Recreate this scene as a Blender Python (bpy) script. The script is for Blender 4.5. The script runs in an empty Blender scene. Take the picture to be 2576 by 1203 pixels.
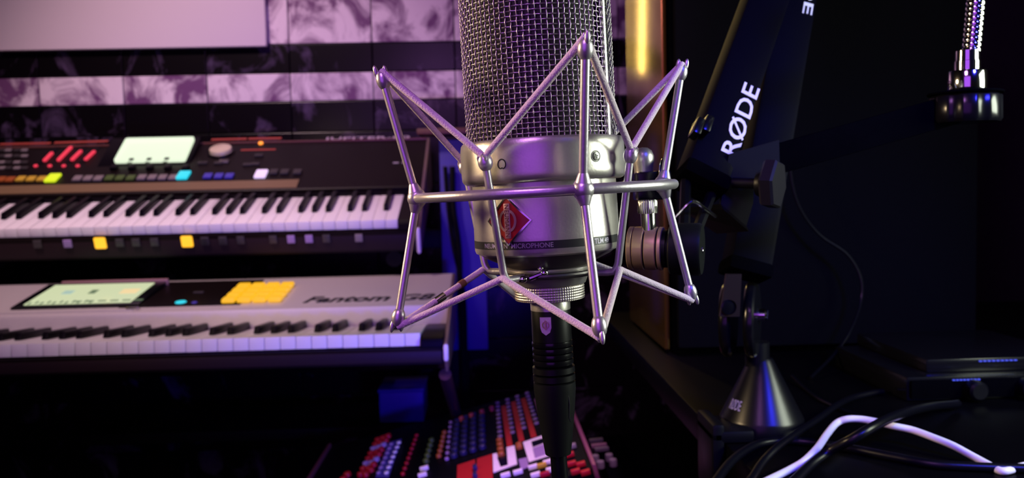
import bpy, bmesh, math, random
from mathutils import Vector, Matrix
random.seed(7)
S = bpy.context.scene
COL = S.collection
PI = math.pi
rad = math.radians

# ------------------------------------------------------------------ camera
F, CX, CY = 2100.0, 1288.0, 601.5
CAM = Vector((0, 0, 1.0))
_psi, _phi, _rho = rad(1.75), rad(3.3), rad(1.3)
FWD = Vector((math.sin(_psi)*math.cos(_phi), math.cos(_psi)*math.cos(_phi), -math.sin(_phi)))
_r0 = FWD.cross(Vector((0, 0, 1))).normalized(); _u0 = _r0.cross(FWD)
RGT = _r0*math.cos(_rho) - _u0*math.sin(_rho)
UPV = _u0*math.cos(_rho) + _r0*math.sin(_rho)
cd = bpy.data.cameras.new('camera'); cam = bpy.data.objects.new('camera', cd); COL.objects.link(cam)
m = Matrix((RGT, UPV, -FWD)).transposed().to_4x4(); m.translation = CAM
cam.matrix_world = m
cd.sensor_width = 36; cd.lens = F/2576*36; cd.clip_start = 0.01
cd.dof.use_dof = True; cd.dof.focus_distance = 0.365; cd.dof.aperture_fstop = 16
S.camera = cam

# ------------------------------------------------------------------ world, exposure, lights
S.view_settings.view_transform = 'Standard'; S.view_settings.look = 'None'
S.view_settings.exposure = 0.0; S.view_settings.gamma = 1.0; S.view_settings.use_curve_mapping = False
wd = bpy.data.worlds.new('world'); S.world = wd; wd.use_nodes = True
wd.node_tree.nodes['Background'].inputs[0].default_value = (0.30, 0.20, 0.55, 1)
wd.node_tree.nodes['Background'].inputs[1].default_value = 0.004

def lamp(name, kind, loc, target, power, color, size=0.2, size_y=None, angle=60, blend=0.5):
    l = bpy.data.lights.new(name, kind); l.energy = power; l.color = color
    if kind == 'AREA':
        l.size = size
        if size_y: l.shape = 'RECTANGLE'; l.size_y = size_y
    if kind == 'SPOT':
        l.shadow_soft_size = size; l.spot_size = rad(angle); l.spot_blend = blend
    o = bpy.data.objects.new(name, l); COL.objects.link(o); o.location = loc
    o.rotation_euler = (Vector(target)-Vector(loc)).to_track_quat('-Z', 'Y').to_euler()
    return o
lamp('purple_led_panel', 'AREA', (-0.22, -0.20, 1.62), (0.03, 0.4, 1.0), 3.0, (0.70, 0.26, 1.0), 0.20)
lamp('violet_front_fill', 'AREA', (-0.40, -0.75, 1.15), (0.03, 0.4, 1.0), 2.9, (0.44, 0.10, 1.0), 0.9)  # unseen panel behind the camera, added for the purple sheen on the microphone
lamp('warm_lamp', 'AREA', (-0.70, 0.50, 1.18), (0.03, 0.4, 1.0), 5.2, (1.0, 0.72, 0.40), 0.14)
lamp('white_softbox', 'AREA', (0.72, 0.33, 1.12), (0.03, 0.4, 0.99), 5.2, (0.90, 1.0, 0.80), 0.28)
lamp('pink_stage_spot', 'SPOT', (-0.80, 0.70, 2.25), (-0.62, 1.80, 1.12), 100.0, (1.0, 0.66, 0.74), 0.10, angle=58, blend=0.9)
lamp('violet_wall_spot', 'SPOT', (0.55, 0.95, 2.35), (-0.25, 2.0, 1.15), 22.0, (0.55, 0.16, 1.0), 0.08, angle=50, blend=0.9)
lamp('violet_stage_spot', 'SPOT', (0.20, 0.65, 2.3), (0.05, 1.08, 0.55), 130.0, (0.90, 0.45, 1.0), 0.06, angle=18, blend=0.95)
lamp('blue_spot', 'SPOT', (0.58, -0.40, 1.72), (0.34, 0.72, 0.86), 80.0, (0.03, 0.03, 1.0), 0.10, angle=32, blend=0.7)
lamp('blue_floor_led', 'SPOT', (0.12, 0.45, 0.72), (-0.20, 1.40, 0.83), 26.0, (0.05, 0.02, 1.0), 0.04, angle=46, blend=0.9)
lamp('amber_wall_tube', 'AREA', (0.055, 1.98, 1.53), (0.055, 1.2, 1.40), 1.0, (1.0, 0.72, 0.20), 0.03, 0.50)

# ------------------------------------------------------------------ helpers
def ray(px, py):
    return FWD + RGT*((px-CX)/F) + UPV*((CY-py)/F)
def at(px, py, Y):                       # a photo pixel at world depth Y
    d = ray(px, py); return CAM + d*(Y/d.y)
def hit(px, py, p0, n):                  # a photo pixel on a plane of the scene
    d = ray(px, py); return CAM + d*((p0-CAM).dot(n)/d.dot(n))

W = {}                                    # world matrices of the objects made here
def put(o, M, parent=None):
    COL.objects.link(o)
    if parent is not None:
        o.parent = parent; o.matrix_parent_inverse = W[parent.name].inverted()
    o.matrix_basis = M; W[o.name] = M.copy()
    return o
def tag(o, label, cat, group=None):
    o['label'] = label; o['category'] = cat
    if group: o['group'] = group
    return o
def thing(name, label, cat, M=None, loc=None, group=None):
    o = bpy.data.objects.new(name, None); o.empty_display_size = 0.02
    if M is None: M = Matrix.Translation(loc if loc is not None else (0, 0, 0))
    put(o, M); return tag(o, label, cat, group)
I4 = Matrix.Identity(4)
def finish(bm, name, sharp=35, smooth=True):
    bmesh.ops.recalc_face_normals(bm, faces=bm.faces)
    me = bpy.data.meshes.new(name); bm.to_mesh(me); bm.free()
    if smooth:
        me.polygons.foreach_set('use_smooth', [True]*len(me.polygons))
        me.set_sharp_from_angle(angle=rad(sharp))
    return me
def part(name, bm, mat, parent=None, M=I4, sharp=35, smooth=True):
    me = bm if isinstance(bm, bpy.types.Mesh) else finish(bm, name, sharp, smooth)
    if mat is not None and not me.materials: me.materials.append(mat)
    return put(bpy.data.objects.new(name, me), M, parent)
def struct(o): o['kind'] = 'structure'; return o

def add_box(bm, c, s, bev=0.0, M=None):
    g = bmesh.ops.create_cube(bm, size=1.0); vs = g['verts']
    for v in vs: v.co = Vector((v.co.x*s[0]+c[0], v.co.y*s[1]+c[1], v.co.z*s[2]+c[2]))
    if bev > 0:
        es = list({e for v in vs for e in v.link_edges})
        r = bmesh.ops.bevel(bm, geom=es, offset=bev, segments=2, affect='EDGES', profile=0.6)
        vs = list({v for f in r['faces'] for v in f.verts} | {v for v in vs if v.is_valid})
    if M is not None:
        for v in vs: v.co = M @ v.co
    return bm
def box(c, s, bev=0.0, M=None): return add_box(bmesh.new(), c, s, bev, M)

def add_tube(bm, pts, r, n=8, closed=False, cap=True):
    pts = [Vector(p) for p in pts]; N = len(pts)
    rs = r if isinstance(r, (list, tuple)) else [r]*N
    tang = []
    for i in range(N):
        a = pts[(i-1) % N] if (closed or i > 0) else pts[i]
        b = pts[(i+1) % N] if (closed or i < N-1) else pts[i]
        t = (b-a); tang.append(t.normalized() if t.length > 1e-12 else Vector((0, 0, 1)))
    ref = Vector((0, 0, 1)) if abs(tang[0].z) < 0.9 else Vector((1, 0, 0))
    nrm = tang[0].cross(ref).normalized(); rings = []
    for i in range(N):
        t = tang[i]; nrm = (nrm - t*nrm.dot(t)).normalized(); bi = t.cross(nrm)
        rings.append([bm.verts.new(pts[i] + (nrm*math.cos(2*PI*k/n) + bi*math.sin(2*PI*k/n))*rs[i]) for k in range(n)])
    for i in range(N if closed else N-1):
        a, b = rings[i], rings[(i+1) % N]
        off = 0
        if closed and i == N-1:
            off = min(range(n), key=lambda s: (a[0].co-b[s].co).length)
        for k in range(n):
            bm.faces.new((a[k], a[(k+1) % n], b[(k+1+off) % n], b[(k+off) % n]))
    if cap and not closed:
        bm.faces.new(rings[0][::-1]); bm.faces.new(rings[-1])
    return bm
def tube(pts, r, n=8, closed=False, cap=True): return add_tube(bmesh.new(), pts, r, n, closed, cap)

def add_lathe(bm, prof, n=48, M=None, wob=None):
    rings = []
    for (r, z) in prof:
        if r < 1e-7: rings.append([bm.verts.new((0, 0, z))])
        else:
            rings.append([bm.verts.new(((r if wob is None else wob(r, z, 2*PI*k/n))*math.cos(2*PI*k/n),
                                        (r if wob is None else wob(r, z, 2*PI*k/n))*math.sin(2*PI*k/n), z)) for k in range(n)])
    for a, b in zip(rings, rings[1:]):
        if len(a) == 1 and len(b) == 1: continue
        for k in range(n):
            k2 = (k+1) % n
            if len(a) == 1: bm.faces.new((a[0], b[k2], b[k]))
            elif len(b) == 1: bm.faces.new((a[k], a[k2], b[0]))
            else: bm.faces.new((a[k], a[k2], b[k2], b[k]))
    if M is not None:
        for ring in rings:
            for v in ring: v.co = M @ v.co
    return bm
def lathe(prof, n=48, M=None, wob=None): return add_lathe(bmesh.new(), prof, n, M, wob)
def add_prism(bm, poly, d, M=None):
    """poly in local XY, extruded along local +Z by d"""
    a = [bm.verts.new((x, y, 0)) for x, y in poly]; b = [bm.verts.new((x, y, d)) for x, y in poly]
    bm.faces.new(a[::-1]); bm.faces.new(b); n = len(poly)
    for k in range(n): bm.faces.new((a[k], a[(k+1) % n], b[(k+1) % n], b[k]))
    if M is not None:
        for v in a+b: v.co = M @ v.co
    return bm
def prism(poly, d, M=None): return add_prism(bmesh.new(), poly, d, M)
def axis_M(p, z, x=None):
    """matrix with local Z along z at p"""
    z = Vector(z).normalized()
    x = Vector(x) if x is not None else (Vector((0, 0, 1)) if abs(z.z) < 0.9 else Vector((1, 0, 0)))
    x = (x - z*x.dot(z)).normalized(); y = z.cross(x)
    M = Matrix((x, y, z)).transposed().to_4x4(); M.translation = p
    return M
def spline(pts, k=8):
    pts = [Vector(p) for p in pts]; out = []
    P = [pts[0]*2-pts[1]] + pts + [pts[-1]*2-pts[-2]]
    for i in range(1, len(P)-2):
        for j in range(k):
            t = j/k
            out.append(0.5*((2*P[i]) + (P[i+1]-P[i-1])*t + (2*P[i-1]-5*P[i]+4*P[i+1]-P[i+2])*t*t + (3*P[i]-P[i-1]-3*P[i+1]+P[i+2])*t**3))
    return out + [pts[-1]]
def text_bm(s, height, extr=0.0003, offset=0.0, shear=0.0, width=None):
    """flat lettering in local XY, centred, cap height given"""
    c = bpy.data.curves.new('t', 'FONT'); c.body = s; c.size = 1; c.extrude = 0.0; c.offset = offset; c.shear = shear
    c.resolution_u = 3; c.align_x = 'LEFT'
    o = bpy.data.objects.new('t', c); COL.objects.link(o)
    dg = bpy.context.evaluated_depsgraph_get()
    me = bpy.data.meshes.new_from_object(o.evaluated_get(dg))
    bpy.data.objects.remove(o); bpy.data.curves.remove(c)
    bm = bmesh.new(); bm.from_mesh(me); bpy.data.meshes.remove(me)
    xs = [v.co.x for v in bm.verts]; ys = [v.co.y for v in bm.verts]
    k = height/0.70; kx = k if width is None else width/(max(xs)-min(xs))
    cx, cy = (max(xs)+min(xs))/2, 0.35
    for v in bm.verts: v.co = Vector(((v.co.x-cx)*kx, (v.co.y-cy)*k, 0))
    r = bmesh.ops.extrude_face_region(bm, geom=list(bm.faces))
    for v in [g for g in r['geom'] if isinstance(g, bmesh.types.BMVert)]: v.co.z += extr
    return bm
def wrap(bm, R, th, z0):
    """local XY sheet with thickness Z -> wrapped on a cylinder of radius R at azimuth th (0 faces -Y)"""
    for v in bm.verts:
        a = th + v.co.x/R; r = R + v.co.z
        v.co = Vector((r*math.sin(a), -r*math.cos(a), z0+v.co.y))
    return bm

# ------------------------------------------------------------------ materials
def mat(name, col, metal=0.0, rough=0.5, emit=None, es=0.0, grain=0.0, gscale=200.0, bump=0.0, coat=0.0, spec=0.5):
    mt = bpy.data.materials.new(name); mt.use_nodes = True; nt = mt.node_tree; b = nt.nodes['Principled BSDF']
    b.inputs['Base Color'].default_value = (*col, 1); b.inputs['Metallic'].default_value = metal; b.inputs['Roughness'].default_value = rough
    b.inputs['Specular IOR Level'].default_value = spec; b.inputs['Coat Weight'].default_value = coat
    if emit: b.inputs['Emission Color'].default_value = (*emit, 1); b.inputs['Emission Strength'].default_value = es
    if grain or bump:
        tc = nt.nodes.new('ShaderNodeTexCoord'); nz = nt.nodes.new('ShaderNodeTexNoise')
        nz.inputs['Scale'].default_value = gscale; nz.inputs['Detail'].default_value = 3
        nt.links.new(tc.outputs['Object'], nz.inputs['Vector'])
        if grain:
            mx = nt.nodes.new('ShaderNodeMix'); mx.data_type = 'RGBA'
            mx.inputs[6].default_value = (*[max(0, c*(1-grain)) for c in col], 1); mx.inputs[7].default_value = (*[min(1, c*(1+grain)) for c in col], 1)
            nt.links.new(nz.outputs['Fac'], mx.inputs[0]); nt.links.new(mx.outputs[2], b.inputs['Base Color'])
        if bump:
            bp = nt.nodes.new('ShaderNodeBump'); bp.inputs['Strength'].default_value = bump; bp.inputs['Distance'].default_value = 0.001
            nt.links.new(nz.outputs['Fac'], bp.inputs['Height']); nt.links.new(bp.outputs['Normal'], b.inputs['Normal'])
    return mt
def marble(name, base, vein, scale, lo, hi, rough, warp=1.6):
    mt = bpy.data.materials.new(name); mt.use_nodes = True; nt = mt.node_tree; b = nt.nodes['Principled BSDF']
    geo = nt.nodes.new('ShaderNodeNewGeometry'); oi = nt.nodes.new('ShaderNodeObjectInfo')
    add = nt.nodes.new('ShaderNodeVectorMath'); add.operation = 'MULTIPLY_ADD'
    cmb = nt.nodes.new('ShaderNodeCombineXYZ')
    for i in (0, 1, 2): nt.links.new(oi.outputs['Random'], cmb.inputs[i])
    add.inputs[1].default_value = (9, 5, 7)
    nt.links.new(cmb.outputs[0], add.inputs[0]); nt.links.new(geo.outputs['Position'], add.inputs[2])
    mp = nt.nodes.new('ShaderNodeMapping'); mp.inputs['Rotation'].default_value = (0, 0.7, 0); mp.inputs['Scale'].default_value = (1.0, 1, 0.8)
    nt.links.new(add.outputs[0], mp.inputs['Vector'])
    nz = nt.nodes.new('ShaderNodeTexNoise'); nz.inputs['Scale'].default_value = scale; nz.inputs['Detail'].default_value = 6; nz.inputs['Roughness'].default_value = 0.62; nz.inputs['Distortion'].default_value = warp
    nt.links.new(mp.outputs[0], nz.inputs['Vector'])
    rp = nt.nodes.new('ShaderNodeValToRGB'); rp.color_ramp.elements[0].position = lo; rp.color_ramp.elements[1].position = hi
    rp.color_ramp.elements[0].color = (*base, 1); rp.color_ramp.elements[1].color = (*vein, 1)
    nt.links.new(nz.outputs['Fac'], rp.inputs[0]); nt.links.new(rp.outputs[0], b.inputs['Base Color'])
    b.inputs['Roughness'].default_value = rough; b.inputs['Specular IOR Level'].default_value = 0.2
    return mt

M_ = dict(
    nickel=mat('satin_nickel', (0.55, 0.52, 0.49), 0.80, 0.34, grain=0.06, gscale=900, bump=0.05),
    rod=mat('satin_steel', (0.66, 0.62, 0.66), 0.75, 0.33, grain=0.06, gscale=700, bump=0.06),
    bright=mat('bright_steel', (0.72, 0.70, 0.68), 1.0, 0.16),
    chrome=mat('chrome', (0.80, 0.78, 0.78), 1.0, 0.10),
    wire=mat('grille_wire', (0.42, 0.38, 0.40), 0.85, 0.32),
    foil=mat('dark_inner_mesh', (0.016, 0.012, 0.014), 0.2, 0.6),
    cord=mat('braided_cord', (0.74, 0.62, 0.70), 0.0, 0.85, grain=0.22, gscale=1500, bump=0.6),
    black_metal=mat('black_metal', (0.003, 0.003, 0.004), 0.0, 0.38, spec=0.2),
    black_gloss=mat('black_gloss', (0.004, 0.004, 0.005), 0.0, 0.20, spec=0.4),
    black_rubber=mat('black_rubber', (0.005, 0.006, 0.006), 0.0, 0.45, spec=0.15),
    black_matte=mat('black_matte', (0.0014, 0.0014, 0.0022), 0.0, 0.6, spec=0.0, grain=0.2, gscale=90),
    arm=mat('boom_arm_coating', (0.0018, 0.0016, 0.0045), 0.0, 0.5, spec=0.02, grain=0.1, gscale=300, bump=0.05),
    white_ink=mat('white_ink', (0.85, 0.84, 0.88), 0.0, 0.6),
    dull_ink=mat('grey_ink', (0.35, 0.32, 0.38), 0.0, 0.6),
    black_ink=mat('black_ink', (0.012, 0.012, 0.014), 0.0, 0.4),
    red_enamel=mat('red_enamel', (0.26, 0.006, 0.010), 0.0, 0.3, coat=0.1),
    gold=mat('gold_lacquer', (0.34, 0.20, 0.028), 0.88, 0.20, grain=0.12, gscale=6),
    ivory=mat('white_key_plastic', (0.80, 0.77, 0.78), 0.0, 0.35),
    ebony=mat('black_key_plastic', (0.003, 0.002, 0.004), 0.0, 0.35, spec=0.12),
    synth_black=mat('synth_black_panel', (0.006, 0.0035, 0.0035), 0.0, 0.42, spec=0.12, grain=0.15, gscale=40),
    synth_silver=mat('synth_silver_panel', (0.56, 0.52, 0.50), 0.25, 0.45, grain=0.06, gscale=300),
    synth_edge=mat('synth_end_trim', (0.32, 0.22, 0.22), 0.6, 0.3),
    lcd=mat('lit_display', (0.1, 0.1, 0.1), 0, 0.3, (0.86, 1.0, 0.72), 0.95),
    lcd2=mat('lit_touch_display', (0.1, 0.1, 0.1), 0, 0.3, (0.70, 0.80, 0.46), 0.8),
    lcd_ink=mat('display_ink', (0.05, 0.08, 0.05), 0, 0.4, (0.20, 0.30, 0.16), 0.5),
    amber=mat('lit_amber_pad', (0.3, 0.2, 0.02), 0, 0.4, (0.95, 0.48, 0.01), 0.85),
    amber_dot=mat('lit_amber_button', (0.3, 0.2, 0.02), 0, 0.4, (1.0, 0.50, 0.02), 1.2),
    red_led=mat('lit_red_slider', (0.3, 0.02, 0.03), 0, 0.4, (1.0, 0.05, 0.10), 0.75),
    lime_led=mat('lit_lime_button', (0.3, 0.3, 0.02), 0, 0.4, (0.55, 0.72, 0.01), 1.05),
    cyan_led=mat('lit_cyan_button', (0.02, 0.3, 0.3), 0, 0.4, (0.02, 0.60, 0.72), 1.0),
    lilac_led=mat('lit_lilac_button', (0.4, 0.3, 0.4), 0, 0.4, (0.72, 0.56, 0.85), 1.0),
    orange_led=mat('lit_orange_led', (0.4, 0.1, 0.02), 0, 0.4, (1.0, 0.30, 0.03), 1.6),
    blue_led=mat('lit_blue_led', (0.02, 0.05, 0.3), 0, 0.4, (0.10, 0.12, 1.0), 0.5),
    red_stripe=mat('red_stripe_print', (0.36, 0.055, 0.035), 0, 0.5),
    btn_grey=mat('grey_button', (0.20, 0.17, 0.17), 0, 0.5), btn_dark=mat('dark_button', (0.035, 0.03, 0.03), 0, 0.5),
    btn_blue=mat('blue_button', (0.06, 0.05, 0.40), 0, 0.5), btn_green=mat('green_button', (0.06, 0.11, 0.02), 0, 0.5),
    btn_orange=mat('orange_button', (0.30, 0.075, 0.012), 0, 0.5), btn_yellow=mat('yellow_button', (0.55, 0.36, 0.03), 0, 0.5),
    btn_red=mat('red_button', (0.36, 0.006, 0.015), 0, 0.4), btn_white=mat('white_button', (0.82, 0.78, 0.84), 0, 0.4),
    knob_pale=mat('pale_violet_knob', (0.24, 0.17, 0.27), 0, 0.4), knob_purple=mat('violet_knob', (0.30, 0.20, 0.42), 0, 0.4), knob_navy=mat('navy_knob', (0.012, 0.012, 0.06), 0, 0.45),
    mixer_face=mat('mixer_face', (0.002, 0.002, 0.004), 0, 0.5, spec=0.06, grain=0.1, gscale=50),
    mixer_red=mat('mixer_red_print', (0.36, 0.006, 0.012), 0, 0.5), mixer_white=mat('mixer_white_print', (0.80, 0.74, 0.82), 0, 0.5, grain=0.12, gscale=160),
    mixer_mauve=mat('mixer_mauve_print', (0.30, 0.10, 0.22), 0, 0.5),
    blue_light_tint=mat('painted_blue_light', (0.03, 0.02, 0.26), 0.0, 0.5), dark_paint=mat('dark_stand_paint', (0.003, 0.002, 0.0025), 0, 0.5, spec=0.08),  # blue light on the post and box is put into the base colour
    white_cable=mat('white_cable_jacket', (0.80, 0.78, 0.82), 0, 0.45), black_cable=mat('black_cable_jacket', (0.002, 0.002, 0.004), 0, 0.32, spec=0.3),
    marble_w=marble('white_marble', (0.72, 0.62, 0.66), (0.15, 0.06, 0.15), 12.0, 0.42, 0.60, 0.35, warp=0.8),
    marble_k=marble('black_marble', (0.003, 0.002, 0.003), (0.12, 0.08, 0.16), 7.0, 0.56, 0.78, 0.25),
    board=mat('white_board', (0.66, 0.57, 0.60), 0, 0.45, grain=0.03, gscale=4),
    grout=mat('dark_grout', (0.05, 0.04, 0.05), 0, 0.9, grain=0.2, gscale=60),
    floor=mat('dark_floor', (0.012, 0.010, 0.012), 0, 0.4, grain=0.2, gscale=10), wallp=mat('dark_wall_paint', (0.02, 0.016, 0.024), 0, 0.8, grain=0.1, gscale=20),
    desk=mat('black_desk_laminate', (0.0016, 0.0015, 0.002), 0, 0.40, spec=0.06, grain=0.2, gscale=30),
    cloth=mat('speaker_cloth', (0.0018, 0.0018, 0.0034), 0, 0.9, spec=0.04, grain=0.3, gscale=500, bump=0.3),
)

# ------------------------------------------------------------------ the room
WY = 2.06
struct(part('floor', box((0, 0.3, -0.05), (4.4, 4.4, 0.1)), M_['floor']))
struct(part('ceiling', box((0, 0.3, 2.75), (4.4, 4.4, 0.1)), M_['wallp']))
wall = struct(part('wall_back', box((0, WY+0.066, 1.35), (4.4, 0.1, 2.7)), M_['grout']))
struct(part('wall_left', box((-2.15, 0.25, 1.35), (0.1, 3.7, 2.7)), M_['wallp']))
struct(part('wall_right', box((2.15, 0.25, 1.35), (0.1, 3.7, 2.7)), M_['wallp']))
struct(part('wall_front', box((0, -1.65, 1.35), (4.2, 0.1, 2.7)), M_['wallp']))
# striped marble tiles of the back wall
zb = [at(600, y, WY).z for y in (113, 186, 258, 336)]            # band edges, top to bottom
rows = []
z = zb[0]
while z < 2.6: rows.append((z, z+0.145, 'w')); z += 0.145
rows += [(zb[1], zb[0], 'k'), (zb[2], zb[1], 'w'), (zb[3], zb[2], 'k')]
z = zb[3]; k = 0
while z > 0.02:
    h = min(0.13, z-0.005); rows.append((z-h, z, 'k')); z -= h; k += 1
tw = 0.2; x_seam = at(310, 220, WY).x
mesh_cache = {}
for (z0, z1, c) in rows:
    for j in range(-5, 7):
        x0 = x_seam + j*tw
        key = (round(z1-z0, 4), c)
        if key not in mesh_cache:
            bmx = box((0, 0, 0), (tw-0.0025, 0.012, z1-z0-0.0025), 0.001); mesh_cache[key] = finish(bmx, 'tile', smooth=False)
            mesh_cache[key].materials.append(M_['marble_w' if c == 'w' else 'marble_k'])
        part('tile', mesh_cache[key], None, wall, Matrix.Translation((x0+tw/2, WY+0.006+random.uniform(0, .0015), (z0+z1)/2)))
# plain white board hanging on the wall
br = at(668, 60, WY-0.02).x; bz = at(330, 122, WY-0.02).z
wb = thing('white_board', 'plain white board hanging on the wall above the striped tiles', 'board', loc=(br-0.65, WY-0.012, bz))
part('panel', box((br-0.65, WY-0.013, bz+0.36), (1.3, 0.018, 0.72), 0.003), M_['board'], wb)

# ------------------------------------------------------------------ microphone and shock mount
D = 0.40
O = at(1369, 481, D)
MT = Matrix.Translation(O) @ Matrix.Rotation(-rad(1.9), 4, 'Y')
def pol(th, r, z):
    a = rad(th); return Vector((r*math.sin(a), -r*math.cos(a), z))
mic = thing('condenser_microphone', 'silver studio condenser microphone with woven wire grille and red diamond badge', 'microphone', M=MT)
mm = 0.001
TH = -4.0       # azimuth that faces the camera
# collar
part('collar', lathe([(30*mm, 23.6*mm), (36.2*mm, 24.2*mm), (37.8*mm, 23.9*mm), (38.6*mm, 22.8*mm), (39.0*mm, 20*mm), (39.0*mm, 9*mm), (38.8*mm, 6.4*mm), (37.9*mm, 5.0*mm), (36.5*mm, 4.4*mm), (33*mm, 4.4*mm)], 128), M_['nickel'], mic, MT)
# body
part('body', lathe([(33*mm, 6*mm), (34.3*mm, 4.4*mm), (34.7*mm, -20*mm), (34.7*mm, -26.5*mm), (34.2*mm, -28.0*mm), (32.6*mm, -28.8*mm)], 128), M_['nickel'], mic, MT)
part('underside', lathe([(32.6*mm, -28.6*mm), (30*mm, -30.5*mm), (22*mm, -34.2*mm), (20.5*mm, -35.2*mm), (18*mm, -36.0*mm)], 96), mat('dark_taper_metal', (0.10, 0.08, 0.09), 0.7, 0.42), mic, MT)  # darker metal on the tapered underside
part('neck', lathe([(17*mm, -35.6*mm), (20.4*mm, -36.2*mm), (20.2*mm, -38*mm), (17.6*mm, -44.4*mm), (16*mm, -44.8*mm)], 96), M_['nickel'], mic, MT)
def kn(r, z, a):
    k = 84
    return r + 0.22*mm*(math.cos(k*a/2 + z*2600) * math.cos(k*a/2 - z*2600))
kp = [(15.5*mm, -44.7*mm), (16.6*mm, -45.0*mm)] + [(16.7*mm, -45.2*mm - 6.4*mm*i/30) for i in range(31)] + [(16.4*mm, -51.9*mm), (14*mm, -52.2*mm), (9.5*mm, -52.2*mm)]
part('knurled_ring', lathe(kp, 336, wob=lambda r, z, a: kn(r, z, a) if r > 16.65*mm else r), mat('knurled_nickel', (0.55, 0.50, 0.46), 0.8, 0.35), mic, MT, sharp=60)
part('connector_socket', lathe([(9.5*mm, -52*mm), (9.7*mm, -52.6*mm), (9.6*mm, -57*mm), (8.6*mm, -57.2*mm)], 64), M_['nickel'], mic, MT)
# stripe band with lettering
band = part('stripe_band', lathe([(34.60*mm, -21.6*mm), (34.78*mm, -21.7*mm), (34.80*mm, -25.2*mm), (34.62*mm, -25.3*mm)], 128), M_['black_ink'], mic, MT)
def on_mic(bm, az, z, R): return wrap(bm, R, rad(az+TH), z)
band_R = 34.82*mm
part('lettering', on_mic(text_bm('NEUMANN  MICROPHONE', 2.1*mm, 0.06*mm, 0.008, width=36*mm), -25, -23.45*mm, band_R), M_['dull_ink'], band, MT)
part('lettering', on_mic(text_bm('TLM 49', 2.3*mm, 0.06*mm, 0.012, width=9.6*mm), 45.5, -23.45*mm, band_R), M_['white_ink'], band, MT)
# diamond badge
def grid_diamond(h, z0, z1, n=10):
    bm = bmesh.new(); g = {}
    for i in range(n+1):
        for j in range(n+1):
            s, t = 2*i/n-1, 2*j/n-1
            g[i, j] = (bm.verts.new(((s-t)*h/2, (s+t)*h/2, z1)), bm.verts.new(((s-t)*h/2, (s+t)*h/2, z0)))
    for i in range(n):
        for j in range(n):
            bm.faces.new((g[i, j][0], g[i+1, j][0], g[i+1, j+1][0], g[i, j+1][0]))
    edge = [(i, 0) for i in range(n)] + [(n, j) for j in range(n)] + [(i, n) for i in range(n, 0, -1)] + [(0, j) for j in range(n, 0, -1)]
    for a, b in zip(edge, edge[1:]+edge[:1]): bm.faces.new((g[a][0], g[b][0], g[b][1], g[a][1]))
    return bm
def strip_bm(poly_pts, w, z0, z1, closed=True):
    """flat band of width w following a closed polyline in XY"""
    n = len(poly_pts); bm = bmesh.new(); q = []
    c = Vector((sum(p[0] for p in poly_pts)/n, sum(p[1] for p in poly_pts)/n))
    for p in poly_pts:
        p = Vector(p); d = (p-c); k = 1-w/d.length
        i = c+d*k
        q.append([bm.verts.new((p.x, p.y, z1)), bm.verts.new((i.x, i.y, z1)), bm.verts.new((p.x, p.y, z0)), bm.verts.new((i.x, i.y, z0))])
    for k in range(n):
        a, b = q[k], q[(k+1) % n]
        bm.faces.new((a[0], b[0], b[1], a[1])); bm.faces.new((a[0], a[2], b[2], b[0])); bm.faces.new((a[1], b[1], b[3], a[3]))
    return bm
BH, BZ, BAZ, BR = 10.6*mm, -12.2*mm, -28.5, 34.6*mm
badge = part('diamond_badge', on_mic(grid_diamond(BH, 0, 0.9*mm), BAZ, BZ, BR), M_['red_enamel'], mic, MT)
dp = []
for (a, b) in (((0, -1), (1, 0)), ((1, 0), (0, 1)), ((0, 1), (-1, 0)), ((-1, 0), (0, -1))):
    for k in range(8): dp.append(((a[0]+(b[0]-a[0])*k/8)*BH*1.06, (a[1]+(b[1]-a[1])*k/8)*BH*1.06))
part('badge_rim', on_mic(strip_bm(dp, 0.85*mm, 0, 1.25*mm), BAZ, BZ, BR), M_['bright'], badge, MT)
cp = [(4.4*mm*math.cos(2*PI*k/40), 5.2*mm*math.sin(2*PI*k/40)) for k in range(40)]
emb = mat('badge_emblem_metal', (0.42, 0.24, 0.26), 0.7, 0.35)
part('badge_ring', on_mic(strip_bm(cp, 1.15*mm, 0.8*mm, 1.2*mm), BAZ, BZ, BR), emb, badge, MT)
part('badge_bar', on_mic(box((0, 0, 1.05*mm), (2.9*mm, 15.5*mm, 0.5*mm), 0.15*mm), BAZ, BZ, BR), emb, badge, MT)
tb = text_bm('NEUMANN', 2.1*mm, 0.12*mm, 0.0, width=14.4*mm)
for v in tb.verts: v.co = Vector((v.co.y, -v.co.x, v.co.z+1.3*mm))
part('lettering', on_mic(tb, BAZ, BZ, BR), mat('emblem_letters', (0.12, 0.02, 0.03), 0.3, 0.4), badge, MT)
# cardioid mark and screw on the collar
cpts = []
for k in range(40):
    t = 2*PI*k/40; r = (1-math.cos(t))
    cpts.append((r*math.sin(t), r*math.cos(t)+0.85))
kz = 1.55*mm
cb = tube([Vector((x*kz*0.98, -y*kz*1.15, 0)) for x, y in cpts][1:], 0.28*mm, 6)
on_mic(cb, -27.5, 13.0*mm, 39.0*mm)
part('cardioid_mark', cb, M_['black_ink'], mic, MT)
sp = pol(37+TH, 38.9*mm, 14.2*mm); sM = MT @ axis_M(sp, pol(37+TH, 1, 0))
scr = part('screw', lathe([(0, 0.5*mm), (1.2*mm, 0.55*mm), (1.9*mm, 0.35*mm), (2.05*mm, 0.0), (2.05*mm, -1*mm)], 32), mat('screw_steel', (0.25, 0.25, 0.24), 0.9, 0.3), mic, sM)
part('screw_surround', lathe([(2.05*mm, -0.5*mm), (2.1*mm, 0.18*mm), (2.6*mm, 0.18*mm), (2.6*mm, -0.5*mm)], 32), M_['black_ink'], scr, sM)
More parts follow.
